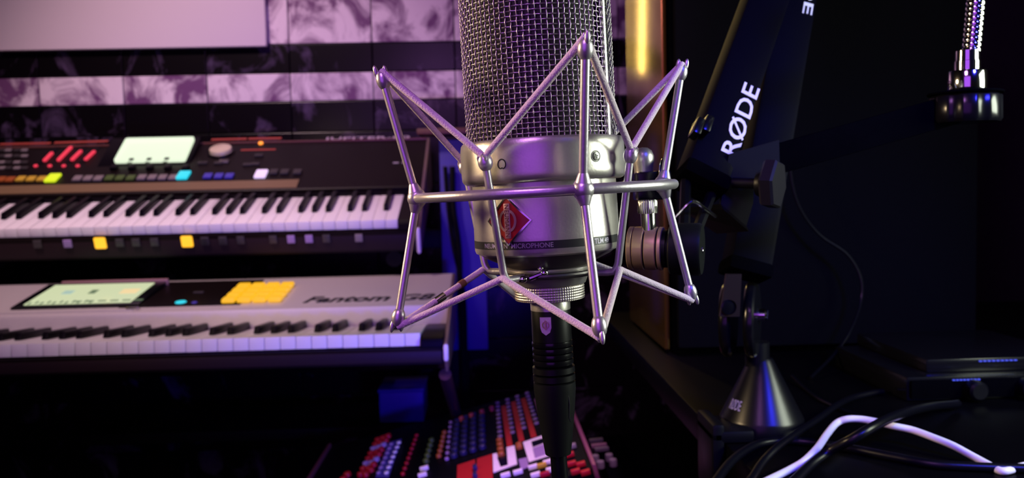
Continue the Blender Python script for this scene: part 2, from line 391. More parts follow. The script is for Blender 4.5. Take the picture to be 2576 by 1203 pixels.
xb = box((0, 0, 0.62*mm), (2.1*mm, 0.55*mm, 0.12*mm)); add_box(xb, (0, 0, 0.625*mm), (0.55*mm, 2.1*mm, 0.12*mm))
part('screw_cross', xb, M_['black_ink'], scr, sM @ Matrix.Rotation(rad(20), 4, 'Z'))
# grille: woven wire
GR, GZ0, GZ1 = 35.2*mm, 23.5*mm, 112*mm
NV, NH = 84, 40
dz = (GZ1-GZ0)/NH
def dome(z):
    if z < 92*mm: return 1.0
    t = (z-92*mm)/(22*mm); return math.sqrt(max(0.02, 1-0.80*t*t))
gv = bmesh.new(); wr, amp = 0.34*mm, 0.36*mm
for i in range(NV):
    a = 2*PI*i/NV; pts = []
    for j in range(NH*2+1):
        z = GZ0 + j*dz/2; s = 0 if j % 2 else (1 if (j//2+i) % 2 else -1)
        r = GR*dome(z) + s*amp; pts.append((r*math.sin(a), -r*math.cos(a), z))
    add_tube(gv, pts, wr, 5, cap=False)
for j in range(NH+1):
    z = GZ0 + j*dz; pts = []
    for i in range(NV*2):
        a = PI*i/NV; s = 0 if i % 2 else (-1 if (j+i//2) % 2 else 1)
        r = GR*dome(z) + s*amp; pts.append((r*math.sin(a), -r*math.cos(a), z))
    add_tube(gv, pts, wr, 5, closed=True)
wo = part('grille_mesh', gv, M_['wire'], mic, MT, sharp=80); wo['kind'] = 'stuff'
part('inner_screen', lathe([(33.2*mm, GZ0)] + [(33.2*mm*dome(GZ0+k*2*mm), GZ0+k*2*mm) for k in range(1, 45)] + [(0, 113*mm)], 64), M_['foil'], mic, MT)
for th in (60, -120):
    pts = [pol(th+TH, GR*dome(GZ0+k*4*mm)+0.5*mm, GZ0+k*4*mm-1*mm) for k in range(23)]
    bmr = bmesh.new()
    prev = None
    for p in pts:
        e = Vector((p.x, p.y, 0)).normalized(); t = Vector((-e.y, e.x, 0))
        ring = [bmr.verts.new(p + t*s*1.9*mm + e*o_*mm) for s, o_ in ((-1, -1.5), (-1, 0.6), (-0.6, 1.0), (0.6, 1.0), (1, 0.6), (1, -1.5))]
        if prev:
            for q in range(6): bmr.faces.new((prev[q], prev[(q+1) % 6], ring[(q+1) % 6], ring[q]))
        else: bmr.faces.new(ring)
        prev = ring
    bmr.faces.new(prev)
    part('grille_rail', bmr, M_['bright'], mic, MT)

# shock mount
sm = thing('shock_mount', 'silver wire cage shock mount with braided elastic cords around the microphone', 'shock mount', M=MT)
RO, RT, ZT = 61*mm, 74*mm, 58.5*mm
RI, RIB, ZI, ZB = 46*mm, 36.5*mm, 16*mm, -37.5*mm
oaz = [15+TH+90*k for k in range(4)]
iaz = [-33+TH, 60+TH, 147+TH, 240+TH]
part('ring', tube([pol(360*k/128, RO, 0) for k in range(128)], 2.35*mm, 14, closed=True), M_['rod'], sm, MT)
def ball(bm, p, rx, rz, axis, n=20, m_=10):
    add_lathe(bm, [(rx*math.sin(PI*k/m_), -rz*math.cos(PI*k/m_)) for k in range(m_+1)], n, axis_M(p, axis)); return bm
def fork_tip(p, d, e):
    """bulb at the rod end with two prongs that hold the cord; e = radial direction"""
    d = Vector(d).normalized(); bm = bmesh.new()
    ball(bm, p-d*4.0*mm, 3.2*mm, 4.8*mm, d)
    for s in (-1, 1): ball(bm, p+e*s*2.2*mm, 1.15*mm, 3.0*mm, d, 12, 8)
    return bm
for az in oaz:
    e = pol(az, 1, 0)
    for sgn in (1, -1):
        a, b = pol(az, RO, 0), pol(az, RT, sgn*ZT)
        d = (b-a).normalized()
        part('outer_rod', tube([a, b-d*3*mm], 1.9*mm, 14), M_['rod'], sm, MT)
        part('fork_tip', fork_tip(b, d, e), M_['rod'], sm, MT)
    bm = bmesh.new(); ball(bm, pol(az, RO, 0), 4.6*mm, 4.7*mm, (0, 0, 1), 28, 14)
    for sgn in (1, -1):
        add_lathe(bm, [(3.9*mm, 1.8*mm), (3.0*mm, 4.2*mm), (2.1*mm, 6.6*mm), (1.9*mm, 7*mm)], 20, axis_M(pol(az, RO, 0), (pol(az, RT, sgn*ZT)-pol(az, RO, 0))))
    part('joint_ball', bm, M_['rod'], sm, MT)
for az in iaz:
    e = pol(az, 1, 0); a, b = pol(az, RI, ZI), pol(az, RIB, ZB)
    up = (a-b).normalized()
    pts = [a-up*2*mm, b+up*3*mm, b+up*1*mm-e*0.4*mm, b-e*2.0*mm-Vector((0, 0, 1.2*mm)), b-e*5*mm-Vector((0, 0, 1.5*mm)), pol(az, 22*mm, ZB-1.5*mm)]
    part('inner_rod', tube(pts, 1.75*mm, 12), M_['rod'], sm, MT)
    bm = bmesh.new(); ball(bm, a-up*2.0*mm, 3.3*mm, 4.2*mm, up)
    t = Vector((0, 0, 1)).cross(e).normalized()
    add_tube(bm, [a + e*2.0*mm + (t*math.cos(q)*1.9*mm + up*math.sin(q)*1.9*mm) - up*0.5*mm for q in [k*PI*1.5/10-PI*1.2 for k in range(11)]], 0.7*mm, 8)
    part('inner_hook', bm, M_['rod'], sm, MT)
part('base_ring', tube([pol(360*k/72, 21.6*mm, ZB-1.5*mm) for k in range(72)], 1.5*mm, 10, closed=True), mat('base_ring_metal', (0.12, 0.11, 0.11), 0.8, 0.4), sm, MT)
# silver latch by the neck
lp = pol(-22+TH, 21.6*mm, ZB-1.0*mm)
bm = bmesh.new(); ball(bm, lp+pol(-22+TH, 2*mm, 0)+Vector((-3*mm, 0, -1*mm)), 1.7*mm, 2.2*mm, (1, 0, 0)); add_tube(bm, [lp+pol(-22+TH, 2*mm, -1*mm), lp+Vector((6*mm, -1.5*mm, 1.2*mm))], 1.3*mm, 10); ball(bm, lp+Vector((6*mm, -1.5*mm, 1.4*mm)), 1.9*mm, 1.9*mm, (0, 0, 1)); ball(bm, lp+Vector((4.5*mm, -0.5*mm, 3.5*mm)), 1.5*mm, 1.2*mm, (0, 0, 1))
part('latch', bm, M_['chrome'], sm, MT)
for sgn, rr, zz in ((1, RI, ZI+0.3*mm), (-1, RIB+1.2*mm, ZB-0.3*mm)):
    pts = []
    seq = []
    for k in range(4):
        seq.append(pol(oaz[k], RT, sgn*ZT) + pol(oaz[k], 0, sgn*0.6*mm)); seq.append(pol(iaz[(k+1) % 4] if False else iaz[(k+1) % 4], rr, zz))
    n = len(seq); full = []
    for k in range(n):
        p0, p1, p2 = seq[k-1], seq[k], seq[(k+1) % n]
        d0, d1 = (p0-p1).normalized(), (p2-p1).normalized()
        out = -(d0+d1).normalized()
        full += [p1+d0*3.2*mm, p1+d0*1.2*mm+out*0.3*mm, p1+d1*1.2*mm+out*0.3*mm, p1+d1*3.2*mm]
        for t in (0.2, 0.4, 0.6, 0.8): full.append((p1+d1*3.2*mm).lerp(p2-d1*3.2*mm, t))
    co = part('elastic_cord', tube(full, 1.62*mm, 12, closed=True), M_['cord'], sm, MT, sharp=60)
    if sgn == -1:
        a, b = seq[6], seq[5]
        dd = (b-a).normalized()
        for f0, f1, mt in ((0.42, 0.52, M_['chrome']), (0.70, 0.76, mat('brown_sleeve', (0.25, 0.12, 0.06), 0.2, 0.5))):
            p, q = a.lerp(b, f0), a.lerp(b, f1)
            part('cord_crimp', tube([p, q], 1.95*mm, 12), mt, co, MT)

# swivel joint of the mount, behind right
YS = 0.455; px_ = YS/F
def pxM(x, y, Y=YS): return Matrix.Translation(at(x, y, Y)) @ Matrix.Rotation(-rad(1.6), 4, 'Y')
part('swivel_cap', lathe([(0, 34*px_), (12*px_, 32.5*px_), (22*px_, 25*px_), (27*px_, 12*px_), (27*px_, -2*px_), (24*px_, -14*px_), (23*px_, -40*px_)], 40), M_['nickel'], sm, pxM(1618, 405))
bm = box((0, 0, 0), (88*px_, 70*px_, 72*px_), 8*px_); part('swivel_clamp', bm, M_['black_gloss'], sm, pxM(1640, 467))
sa = Vector((0.90, -0.42, 0)).normalized()
part('clamp_washer', lathe([(0, 0), (50*px_, 0), (52*px_, 3*px_), (50*px_, 8*px_), (0, 8*px_)], 48), M_['black_gloss'], sm, axis_M(at(1668, 450, YS), sa))
part('clamp_washer', lathe([(53*px_, 1*px_), (54.5*px_, 3*px_), (53*px_, 5*px_), (51.5*px_, 3*px_), (53*px_, 1*px_)], 48), M_['bright'], sm, axis_M(at(1668, 450, YS), sa))  # bright ring painted in as the highlight along the disc edge
bm = lathe([(12*px_, 19*px_), (23.5*px_, 18.5*px_), (24*px_, 17*px_), (24*px_, -17*px_), (23.5*px_, -18.5*px_), (12*px_, -19*px_)], 112, wob=lambda r, z, a: r + (1.3*px_*math.cos(28*a) if r > 23.8*px_ else 0))
part('ridged_nut', bm, M_['bright'], sm, pxM(1629, 519), sharp=60)
part('swivel_stem', lathe([(10*px_, 20*px_), (19*px_, 20*px_), (19*px_, -36*px_), (10*px_, -36*px_)], 40), M_['bright'], sm, pxM(1631, 556))
ax = Vector((0.93, -0.36, -0.02)).normalized()
c0 = at(1584, 624, YS+0.006)
def along(bmprof, s, n=64): return lathe(bmprof, n, axis_M(c0+ax*s*px_, ax))
warm_tint = mat('joint_metal', (0.62, 0.42, 0.25), 0.6, 0.38, grain=0.15, gscale=120)  # tan colour carries warm light reflected off the gold panel
for s0, s1 in ((0, 12), (14, 40), (44, 72), (76, 86)):
    part('joint_disc', along([(20*px_, 0), (53*px_, 0), (55*px_, 1.5*px_), (55*px_, (s1-s0-1.5)*px_), (53*px_, (s1-s0)*px_), (20*px_, (s1-s0)*px_)], s0), warm_tint, sm)
part('joint_core', along([(0, -2*px_), (48*px_, -2*px_), (48*px_, 96*px_), (0, 96*px_)], 0), M_['black_metal'], sm)
kb = part('clamp_knob', along([(0, 0), (40*px_, 0), (40*px_, 8*px_), (62*px_, 12*px_), (66*px_, 16*px_), (66*px_, 84*px_), (62*px_, 91*px_), (0, 91*px_)], 92), M_['black_rubber'], sm)
part('knob_screw', along([(10*px_, 0), (10*px_, 1.5*px_), (6.5*px_, 2*px_), (5*px_, 0.5*px_), (0, 0.5*px_)], 183, 24), M_['bright'], kb)
part('swivel_bracket', tube([MT @ pol(132, RO, 0), at(1648, 470, YS)], 3.2*mm, 10), M_['black_metal'], sm)

# ------------------------------------------------------------------ XLR connector and cable under the microphone
xc = thing('xlr_cable', 'black cable with ringed plug hanging straight down below the microphone', 'cable', M=MT)
part('connector_shell', lathe([(0, -56*mm), (9.2*mm, -56.2*mm), (9.5*mm, -57.5*mm), (9.6*mm, -72*mm)], 64), M_['black_metal'], xc, MT)
for z in (-72, -75.0, -78.0, -81.0):
    part('grip_ring', lathe([(9.0*mm, z*mm), (9.75*mm, (z-.2)*mm), (9.9*mm, (z-1.3)*mm), (9.75*mm, (z-2.5)*mm), (9.0*mm, (z-2.7)*mm)], 64), M_['black_gloss'], xc, MT)
part('inner_sleeve', lathe([(9.0*mm, -71.5*mm), (9.0*mm, -93*mm)], 48), M_['black_matte'], xc, MT)
for z in (-84.6, -88.4):
    part('grip_ring', lathe([(9.0*mm, z*mm), (10.2*mm, (z-.2)*mm), (10.3*mm, (z-2.9)*mm), (9.0*mm, (z-3.1)*mm)], 64), M_['black_metal'], xc, MT)
part('strain_relief', lathe([(9.0*mm, -92*mm), (10.2*mm, -92.4*mm), (10.2*mm, -96*mm), (9.0*mm, -108*mm), (6.3*mm, -128*mm), (4*mm, -128.3*mm)], 64), M_['black_rubber'], xc, MT)
part('groove', on_mic(tube([Vector((0, 6*mm, 0)), Vector((1.4*mm, 5*mm, 0)), Vector((1.8*mm, 1*mm, 0)), Vector((2.0*mm, -6*mm, -0.9*mm)), Vector((3.2*mm, -8*mm, -1.2*mm)), Vector((4*mm, -6*mm, -0.9*mm))], 0.25*mm, 6), 32, -103*mm, 9.8*mm), M_['black_ink'], xc, MT)
part('cable', tube([Vector((0, 0, -126*mm)), Vector((0.3*mm, 0, -150*mm)), Vector((1*mm, 0, -200*mm)), Vector((4*mm, 0.01, -300*mm)), Vector((0.02, 0.03, -0.42)), Vector((0.06, 0.06, -0.60)), Vector((0.10, 0.05, -0.80)), Vector((0.1, 0.02, -0.985))], 4.1*mm, 14), M_['black_cable'], xc, MT)
sh = [(-2.6*mm, 4*mm), (2.6*mm, 4*mm), (2.6*mm, -1*mm), (1.9*mm, -3.2*mm), (0, -4.6*mm), (-1.9*mm, -3.2*mm), (-2.6*mm, -1*mm)]
em = part('emblem_plate', on_mic(prism(sh, 0.6*mm), -16, -63.5*mm, 9.5*mm), M_['nickel'], xc, MT)
part('emblem_ring', on_mic(strip_bm([(1.6*mm*math.cos(2*PI*k/24), 1.8*mm*math.sin(2*PI*k/24)+0.3*mm) for k in range(24)], 0.45*mm, 0.5*mm, 0.85*mm), -16, -63.5*mm, 9.5*mm), emb, em, MT)
part('emblem_bar', on_mic(box((0, 0.3*mm, 0.7*mm), (0.8*mm, 4.4*mm, 0.35*mm)), -16, -63.5*mm, 9.5*mm), emb, em, MT)

# ------------------------------------------------------------------ keyboards
def make_keys(root, RM, n, notes, L, mw, mb, front_h):
    wm = finish(box((0, L/2, -front_h/2), (0.0226, L, front_h), 0.0009), 'white_key'); wm.materials.append(M_['ivory'])
    bb = box((0, 0, 0), (0.0105, 0.095, 0.012), 0.0015)
    for v in bb.verts:
        if v.co.z > 0: v.co.x *= 0.86; v.co.y += 0.0; v.co.y = v.co.y+0.004 if v.co.y < 0 else v.co.y
    kmesh = finish(bb, 'black_key'); kmesh.materials.append(M_['ebony'])
    for i in range(n):
        part('white_key', wm, None, root, RM @ Matrix.Translation((-(i+.5)*0.0235, 0, random.uniform(-.0002, .0002))))
        left = notes[(i+1) % 7]
        if i+1 < n and left in 'CDFGA':
            sh = {'C': -.0022, 'D': .0022, 'F': -.003, 'G': 0, 'A': .003}[left]
            part('black_key', kmesh, None, root, RM @ Matrix.Translation((-(i+1)*0.0235+sh, L-0.0475, 0.0062)))
def xprism(root, RM, name, prof, x0, x1, mt, bev=0.0, **kw):
    """profile in (y,z), extruded along x"""
    Mx = Matrix(((0, 0, 1, x0), (1, 0, 0, 0), (0, 1, 0, 0), (0, 0, 0, 1)))
    bm = prism(prof, x1-x0, Mx)
    if bev: bmesh.ops.bevel(bm, geom=list(bm.edges), offset=bev, segments=2, affect='EDGES')
    return part(name, bm, mt, root, RM, **kw)
class Panel:
    """a flat panel of a keyboard: places parts on it"""
    def __init__(s, root, RM, y0, z0, y1, z1):
        s.root = root; d = Vector((0, y1-y0, z1-z0)).normalized()
        L = Matrix((Vector((1, 0, 0)), d, Vector((1, 0, 0)).cross(d))).transposed().to_4x4(); L.translation = (0, y0, z0)
        s.M = RM @ L; s.inv = s.M.inverted(); s.p0 = s.M.translation; s.n = s.M.to_3x3() @ Vector((0, 0, 1))
    def uv(s, x, y): q = s.inv @ hit(x, y, s.p0, s.n); return q.x, q.y
    def box(s, name, x, y, w, h, t, mt, bev=0.0006, parent=None, rot=0.0):
        u, v = s.uv(x, y)
        return part(name, box((0, 0, t/2), (w, h, t), bev), mt, parent or s.root, s.M @ Matrix.Translation((u, v, 0)) @ Matrix.Rotation(rot, 4, 'Z'))
    def disc(s, name, x, y, r, t, mt, parent=None, n=24):
        u, v = s.uv(x, y)
        return part(name, lathe([(r, 0), (r, t*.8), (r*.9, t), (0, t)], n), mt, parent or s.root, s.M @ Matrix.Translation((u, v, 0)))

# lower keyboard: silver workstation
p = at(1057, 838, 1.262)
LM = Matrix.Translation(p)
lk = thing('keyboard_workstation', 'silver keyboard workstation with large tilted screen and yellow lit pads', 'keyboard', M=LM)
LKM = LM @ Matrix.Rotation(-rad(4.0), 4, 'X')
make_keys(lk, LKM, 52, 'CBAGFED', 0.150, M_['ivory'], M_['ebony'], 0.0195)
KW = 52*0.0235
xprism(lk, LM, 'base', [(-.012, -.022), (.0, -.022), (.15, -.032), (.36, -.032), (.36, -.060), (.02, -.060), (-.012, -.045)], -KW-.036, .036, M_['synth_black'], 0.002)
xprism(lk, LM, 'panel', [(.152, -.031), (.152, .016), (.1545, .0215), (.159, .0235), (.36, .0545), (.365, .050), (.365, -.031)], -KW-.036, .036, M_['synth_silver'])
for x0 in (.0005, -KW-.035):
    xprism(lk, LM, 'end_block', [(-.010, -.021), (.1515, -.031), (.1515, -.010), (.0, -.004), (-.010, -.010)], x0, x0+.0345, M_['ebony'], 0.0015)
for x0 in (.036, -KW-.042):
    xprism(lk, LM, 'side_plate', [(-.016, -.020), (-.013, -.014), (.152, .0195), (.159, .0245), (.362, .0555), (.367, .050), (.367, -.061), (.0, -.061), (-.014, -.036), (-.016, -.032)], x0, x0+.006, M_['synth_edge'], 0.0018)
strip_m = mat('front_strip_plastic', (.018, .010, .012), 0, .45, spec=.12)
part('front_strip', box((-KW/2, -.0128, -.034), (KW+.066, .002, .017), .0006), strip_m, lk, LM)
lp_ = Panel(lk, LM, .159, .0235, .36, .0545)
# touch screen
u0, v0 = lp_.uv(195, 772); u1, _ = lp_.uv(325, 771); u00, _ = lp_.uv(65, 773)
sw = u1-u00; shh = 0.112
SMx = lp_.M @ Matrix.Translation(((u00+u1)/2, v0, 0.004)) @ Matrix.Rotation(rad(2.5), 4, 'X')
bez = part('screen_bezel', box((0, shh/2, -.004), (sw+.035, shh+.022, .010), .002), M_['black_gloss'], lk, SMx)
part('screen_frame_bar', box((0.012, shh+.016, -.002), (sw*1.08, .006, .012), .001), mat('screen_trim', (0.42, 0.24, 0.24), 0.3, 0.4), bez, SMx)
scn = part('display_screen', box((0, shh/2, .0016), (sw, shh, .0012), .0003), M_['lcd2'], bez, SMx)
for k in range(11): part('screen_key', box((-sw*.46+k*.0105, .006+.004*(k % 2), .0024), (.004, .012, .0004)), M_['lcd_ink'], scn, SMx, smooth=False)
for k in range(6): part('screen_label', box((-sw*.02+k*.021, .0105, .0024), (.014, .006, .0004)), M_['lcd_ink'], scn, SMx, smooth=False)
part('screen_icon', box((-.045, .064, .0024), (.018, .020, .0004)), mat('icon_blue', (.1, .2, .2), 0, .4, (.45, .62, .50), .7), scn, SMx)
part('screen_icon', box((.0, .064, .0024), (.012, .022, .0004)), M_['lcd_ink'], scn, SMx)
part('screen_icon', box((sw*.36, .062, .0024), (.030, .026, .0004)), mat('icon_cream', (.3, .25, .1), 0, .4, (.85, .70, .38), .8), scn, SMx)
xprism(lk, LM, 'panel_trim', [(.1595, .0238), (.164, .0245), (.164, .0275), (.160, .0265)], -KW-.03, lp_.uv(345, 775)[0], M_['synth_silver'])
part('trim_tip', box((0, 0, .003), (.022, .008, .006), .002), M_['bright'], lk, lp_.M @ Matrix.Translation((*lp_.uv(335, 781), 0)))
dkp = lp_.uv(425, 775)
part('dark_inset', box(((lp_.uv(555, 765)[0]+lp_.uv(420, 765)[0])/2-.02, .105, .0008), (lp_.uv(555, 765)[0]-lp_.uv(405, 765)[0]+.10, .165, .0016)), M_['synth_black'], lk, lp_.M)
lp_.disc('lit_button', 455, 763, .0095, .003, M_['cyan_led']); lp_.disc('lit_button', 489, 764, .005, .003, M_['btn_blue'])
lp_.box('button', 500, 738, .018, .008, .003, M_['btn_dark'])
# 4x4 pads
pu0, pv0 = lp_.uv(553, 767); pu1, _ = lp_.uv(707, 765); pw = (pu1-pu0)/4
pad = finish(box((0, 0, .004), (pw*.86, .0245, .008), .0035), 'pad'); pad.materials.append(M_['amber'])
for i in range(4):
    for j in range(4):
        part('pad', pad, None, lk, lp_.M @ Matrix.Translation((pu0+(i+.5)*pw, pv0+.012+.030*j, .0014)))
u0, v0 = lp_.uv(763, 760); u1, v1 = lp_.uv(1094, 750)
part('lettering', text_bm('Fantom G8', .036, .0008, .022, shear=.35, width=(u1-u0)), M_['black_ink'], lk, lp_.M @ Matrix.Translation(((u0+u1)/2, v0+.012, .0)))

# upper keyboard: black synthesizer
p = at(1000, 553, 1.575)
UM = Matrix.Translation(p) @ Matrix.Rotation(rad(18.6), 4, 'X')
uk = thing('synthesizer', 'black synthesizer on the upper tier with lit display, red sliders and coloured buttons', 'synthesizer', M=UM)
make_keys(uk, UM, 45, 'GFEDCBA', 0.145, M_['ivory'], M_['ebony'], 0.0175)
KW2 = 45*0.0235
xprism(uk, UM, 'base', [(-.008, -.020), (.39, -.020), (.39, -.066), (.03, -.066), (-.008, -.062)], -KW2-.16, .036, M_['synth_black'], 0.002)
xprism(uk, UM, 'key_felt', [(.147, -.019), (.147, .004), (.164, .004), (.164, -.019)], -KW2-.16, .035, M_['ebony'])
xprism(uk, UM, 'panel', [(.164, -.019), (.164, .010), (.166, .012), (.392, .0495), (.397, .046), (.397, -.019)], -KW2-.16, .035, M_['synth_black'])
for x0, w in ((.0008, .034), (-KW2-.16, .159)):
    xprism(uk, UM, 'end_block', [(-.006, -.019), (.146, -.019), (.146, .002), (.0, .001), (-.006, -.004)], x0, x0+w, M_['synth_black'], 0.0015)
for x0 in (.0355, -KW2-.167):
    xprism(uk, UM, 'side_plate', [(-.012, -.030), (-.012, -.018), (.160, .012), (.395, .053), (.400, .048), (.400, -.067), (.01, -.067), (-.012, -.056)], x0, x0+.006, M_['synth_edge'], 0.0018)
up = Panel(uk, UM, .166, .012, .392, .0495)
part('front_strip', box((-KW2/2-.06, -.0084, -.042), (KW2+.19, .0016, .030), .0005), strip_m, uk, UM)
pc = mat('glint_white', (.78, .70, .86), 0, .3)  # pale capsules stand in for highlights on the rounded front corners
part('corner_glint', lathe([(0, -.026), (.0025, -.0255), (.0040, -.022), (.0040, .022), (.0025, .0255), (0, .026)], 20), pc, uk, UM @ Matrix.Translation((.0385, -.013, -.038)))
part('corner_glint', lathe([(0, -.013), (.0025, -.0125), (.0038, -.010), (.0038, .010), (.0025, .0125), (0, .013)], 20), pc, lk, LM @ Matrix.Translation((.039, -.0165, -.028)))
uf = Panel(uk, UM, -.0092, -.062, -.0092, -.020)      # front face below the keys
z3 = lambda x, y: (x/3.437, 300+y/3.437)
z4 = lambda x, y: (500+x/3.437, 300+y/3.437)
# button strip along the lower edge of the panel
ua, va = up.uv(*z3(0, 520)); ub, _ = up.uv(*z4(880, 500))
part('button_strip', box(((ua-.1+ub)/2, .020, .0008), (ub-ua+.1, .036, .0016)), mat('strip_bronze', (0.20, 0.13, 0.06), 0.2, 0.4), uk, up.M)
def row_btn(pt, mt): up.box('button', pt[0], pt[1], .017, .020, .005, M_[mt], .0012)
for x in (15, 95): row_btn(z3(x, 530), 'btn_orange')
for x in (185, 275, 365): row_btn(z3(x, 525), 'btn_yellow')
for x in (675, 765, 855): row_btn(z3(x, 520), 'btn_grey')
for x in (950, 1040, 1135): row_btn(z3(x, 517), 'btn_green')
for x in (1230, 1320, 1410, 1500): row_btn(z3(x, 512), 'btn_grey')
for x in (1800, 1895, 1985): row_btn(z3(x, 500), 'btn_blue')
for x in (650, 745, 855): row_btn(z4(x, 465), 'btn_dark')
for pt, mt in ((z3(460, 518), 'lime_led'), (z3(1588, 495), 'cyan_led'), (z4(540, 484), 'lilac_led')): up.box('lit_button', *pt, .024, .034, .006, M_[mt], .0025)
# sliders with red light caps
for (a, b, c) in (((385, 372), (455, 300), 310), ((505, 368), (620, 250), 432), ((622, 365), (705, 283), 553), ((740, 362), (820, 287), 673)):
    ua, va = up.uv(*z3(*a)); ub, vb = up.uv(*z3(*b)); L = math.hypot(ub-ua, vb-va)
    um, vm_ = (ua+ub)/2, (va+vb)/2
    rot = -math.atan2(ub-ua, vb-va)
    part('slider_slot', box((0, .008, .0005), (.012, .085, .001)), M_['ebony'], uk, up.M @ Matrix.Translation((um-.004, vm_+.006, 0)) @ Matrix.Rotation(rot, 4, 'Z'))
    part('slider_light', box((0, 0, .003), (.0075, L, .006), .0025), M_['red_led'], uk, up.M @ Matrix.Translation((um, vm_, 0)) @ Matrix.Rotation(rot, 4, 'Z'))
    up.disc('slider_led', *z3(c, 408), .0042, .003, M_['red_led'])
# display
q0, q1 = z3(990, 392), z3(1595, 392)
u0, v0 = up.uv(*q0); u1, _ = up.uv(*q1); dw = u1-u0; dh = .088
DM = up.M @ Matrix.Translation(((u0+u1)/2, v0, .003)) @ Matrix.Rotation(rad(10), 4, 'X')
dbz = part('display_bezel', box((-.012, dh/2, -.006), (dw+.045, dh+.020, .010), .002), M_['ebony'], uk, DM)
dsc = part('display_screen', box((0, dh/2, .0008), (dw, dh, .0012), .006), M_['lcd'], dbz, DM)
for k in range(3): part('screen_notch', box((-dw/2+dw*(k+1)*.25-.004, .006, .0018), (.010, .018, .0006)), M_['ebony'], dsc, DM)
for k in range(5): up.box('button', *z3(990+k*155, 432), .013, .018, .008, M_['ebony'], .002)
# dial, leds, stripes
u, v = up.uv(*z4(195, 290))
dial = part('dial', lathe([(.0, .013), (.020, .013), (.0235, .011), (.025, 0)], 40), mat('dial_cream_sheen', (0.80, 0.70, 0.48), 0.35, 0.3), uk, up.M @ Matrix.Translation((u, v, 0)))  # cream colour carries the display's reflection on the dial
part('dial_collar', lathe([(.025, .004), (.029, .003), (.030, 0)], 40), M_['ebony'], dial, up.M @ Matrix.Translation((u, v, 0)))
up.disc('lit_led', *z4(537, 213), .0052, .004, M_['orange_led'])
def stripe(a, b, w=.006):
    ua, va = up.uv(*a); ub, vb = up.uv(*b)
    part('label_stripe', box((0, 0, .0003), (math.hypot(ub-ua, vb-va), w, .0006)), M_['red_stripe'], uk, up.M @ Matrix.Translation(((ua+ub)/2, (va+vb)/2, 0)) @ Matrix.Rotation(math.atan2(vb-va, ub-ua), 4, 'Z'), smooth=False)
stripe(z3(0, 217), z3(440, 208), .009); stripe(z3(470, 205), z3(935, 190), .009); stripe(z4(110, 178), z4(415, 170), .009); stripe(z4(430, 170), z4(715, 165), .009); stripe(z4(365, 268), z4(665, 262), .006)
for a in ((40, 385), (225, 372), (520, 320), (420, 400), (490, 395)): up.box('button', *z4(*a), .018, .009, .004, M_['btn_dark'], .001)
for y in (275, 325, 380, 430):
    for x in (20, 75, 150, 215): up.box('button', *z3(x, y), .014, .009, .004, M_['btn_dark'] if (x+y) % 2 else M_['btn_grey'], .001)
up.box('button', *z4(220, 372), .020, .010, .004, M_['btn_grey'], .001)
for x in (1890, 1750): up.box('button', *z3(x, 385), .018, .010, .004, M_['btn_dark'], .001)
ua, va = up.uv(815, 349); ub, vb = up.uv(1031, 345)
part('lettering', text_bm('JUPITER-80', .013, .0006, .014, width=ub-ua), mat('silver_ink', (.55, .45, .55), .3, .4), uk, up.M @ Matrix.Translation(((ua+ub)/2, (va+vb)/2, 0)))
ua, va = up.uv(993, 410); ub, _ = up.uv(1024, 410)
for k, w_ in ((-.011, .012), (.009, .014)): part('printed_mark', box((0, 0, .0003), (w_, .005, .0006)), M_['dull_ink'], uk, up.M @ Matrix.Translation(((ua+ub)/2+k, va, 0)), smooth=False)
part('top_trim', box((-.5*KW2-.06, .392, .0505), (KW2+.19, .006, .004), .001), mat('brown_trim', (.16, .06, .05), .3, .4), uk, UM)
# registration buttons on the front face below the keys
for x in (330, 590, 870, 1040, 1180, 1340, 1620, 1775, 1930):
    mt = 'amber_dot' if x in (870, 1620) else ('knob_purple' if x == 590 else 'btn_dark')
    uf.box('lit_button' if x in (870, 1620) else 'button', *z3(x, 1078-(x-330)*.018), .021 if x in (870, 1620) else .015, .022 if x in (870, 1620) else .015, .004, M_[mt], .003 if x in (870, 1620) else .001)
for x in (55, 210, 365, 645, 800, 955, 1105, 1385):
    uf.box('button', *z4(x, 1050-(x-55)*.02), .014, .015, .004, M_['btn_grey'] if x == 1385 else M_['knob_purple'] if x in (800, 955) else M_['btn_dark'], .001)

# keyboard stand
p0 = at(1168, 600, 1.80); pe = at(1222, 600, 1.80)
st = thing('keyboard_stand', 'two tier keyboard stand with blue light painted on its upright post behind the keyboards', 'stand', loc=(p0.x, 1.80, 0))
xl, xr = at(1112, 600, 1.80).x, at(1222, 600, 1.80).x
ztop = at(1165, 352, 1.80).z
zmid = at(1190, 876, 1.80).z
part('upright', box(((xl+xr)/2, 1.80, (ztop+zmid)/2), (xr-xl, 0.05, ztop-zmid), .004), M_['blue_light_tint'], st)
part('lower_post', box(((xl+xr)/2-.02, 1.80, zmid/2), (.05, 0.045, zmid), .004), M_['dark_paint'], st)
part('upright', box(((xl+xr)/2-1.42, 1.80, ztop/2), (xr-xl, 0.05, ztop), .004), M_['blue_light_tint'], st)
ub_ = UM @ Vector((0, .2, -.067)); 
part('crossbar', box(((xl+xr)/2-.71, 1.80, ub_.z-.05), (1.42, .03, .04), .003), M_['dark_paint'], st)
lb = LM @ Vector((0, .2, -.062))
part('crossbar', box(((xl+xr)/2-.71, 1.80, lb.z-.06), (1.42, .03, .04), .003), M_['dark_paint'], st)
for dx in (-.10, -1.15):
    x = p0.x+dx-.03
    part('shelf_arm', box((x, 1.64, lb.z-.017), (.035, .34, .03), .003), M_['dark_paint'], st)
    part('shelf_arm', tube([(x, 1.80, ub_.z-.10), (x, 1.74, ub_.z-.045), (x, 1.60, (UM @ Vector((0, .03, -.067))).z-.022)], .016, 10), M_['dark_paint'], st)
    part('foot', box((x, 1.60, .02), (.05, .6, .04), .004), M_['dark_paint'], st)
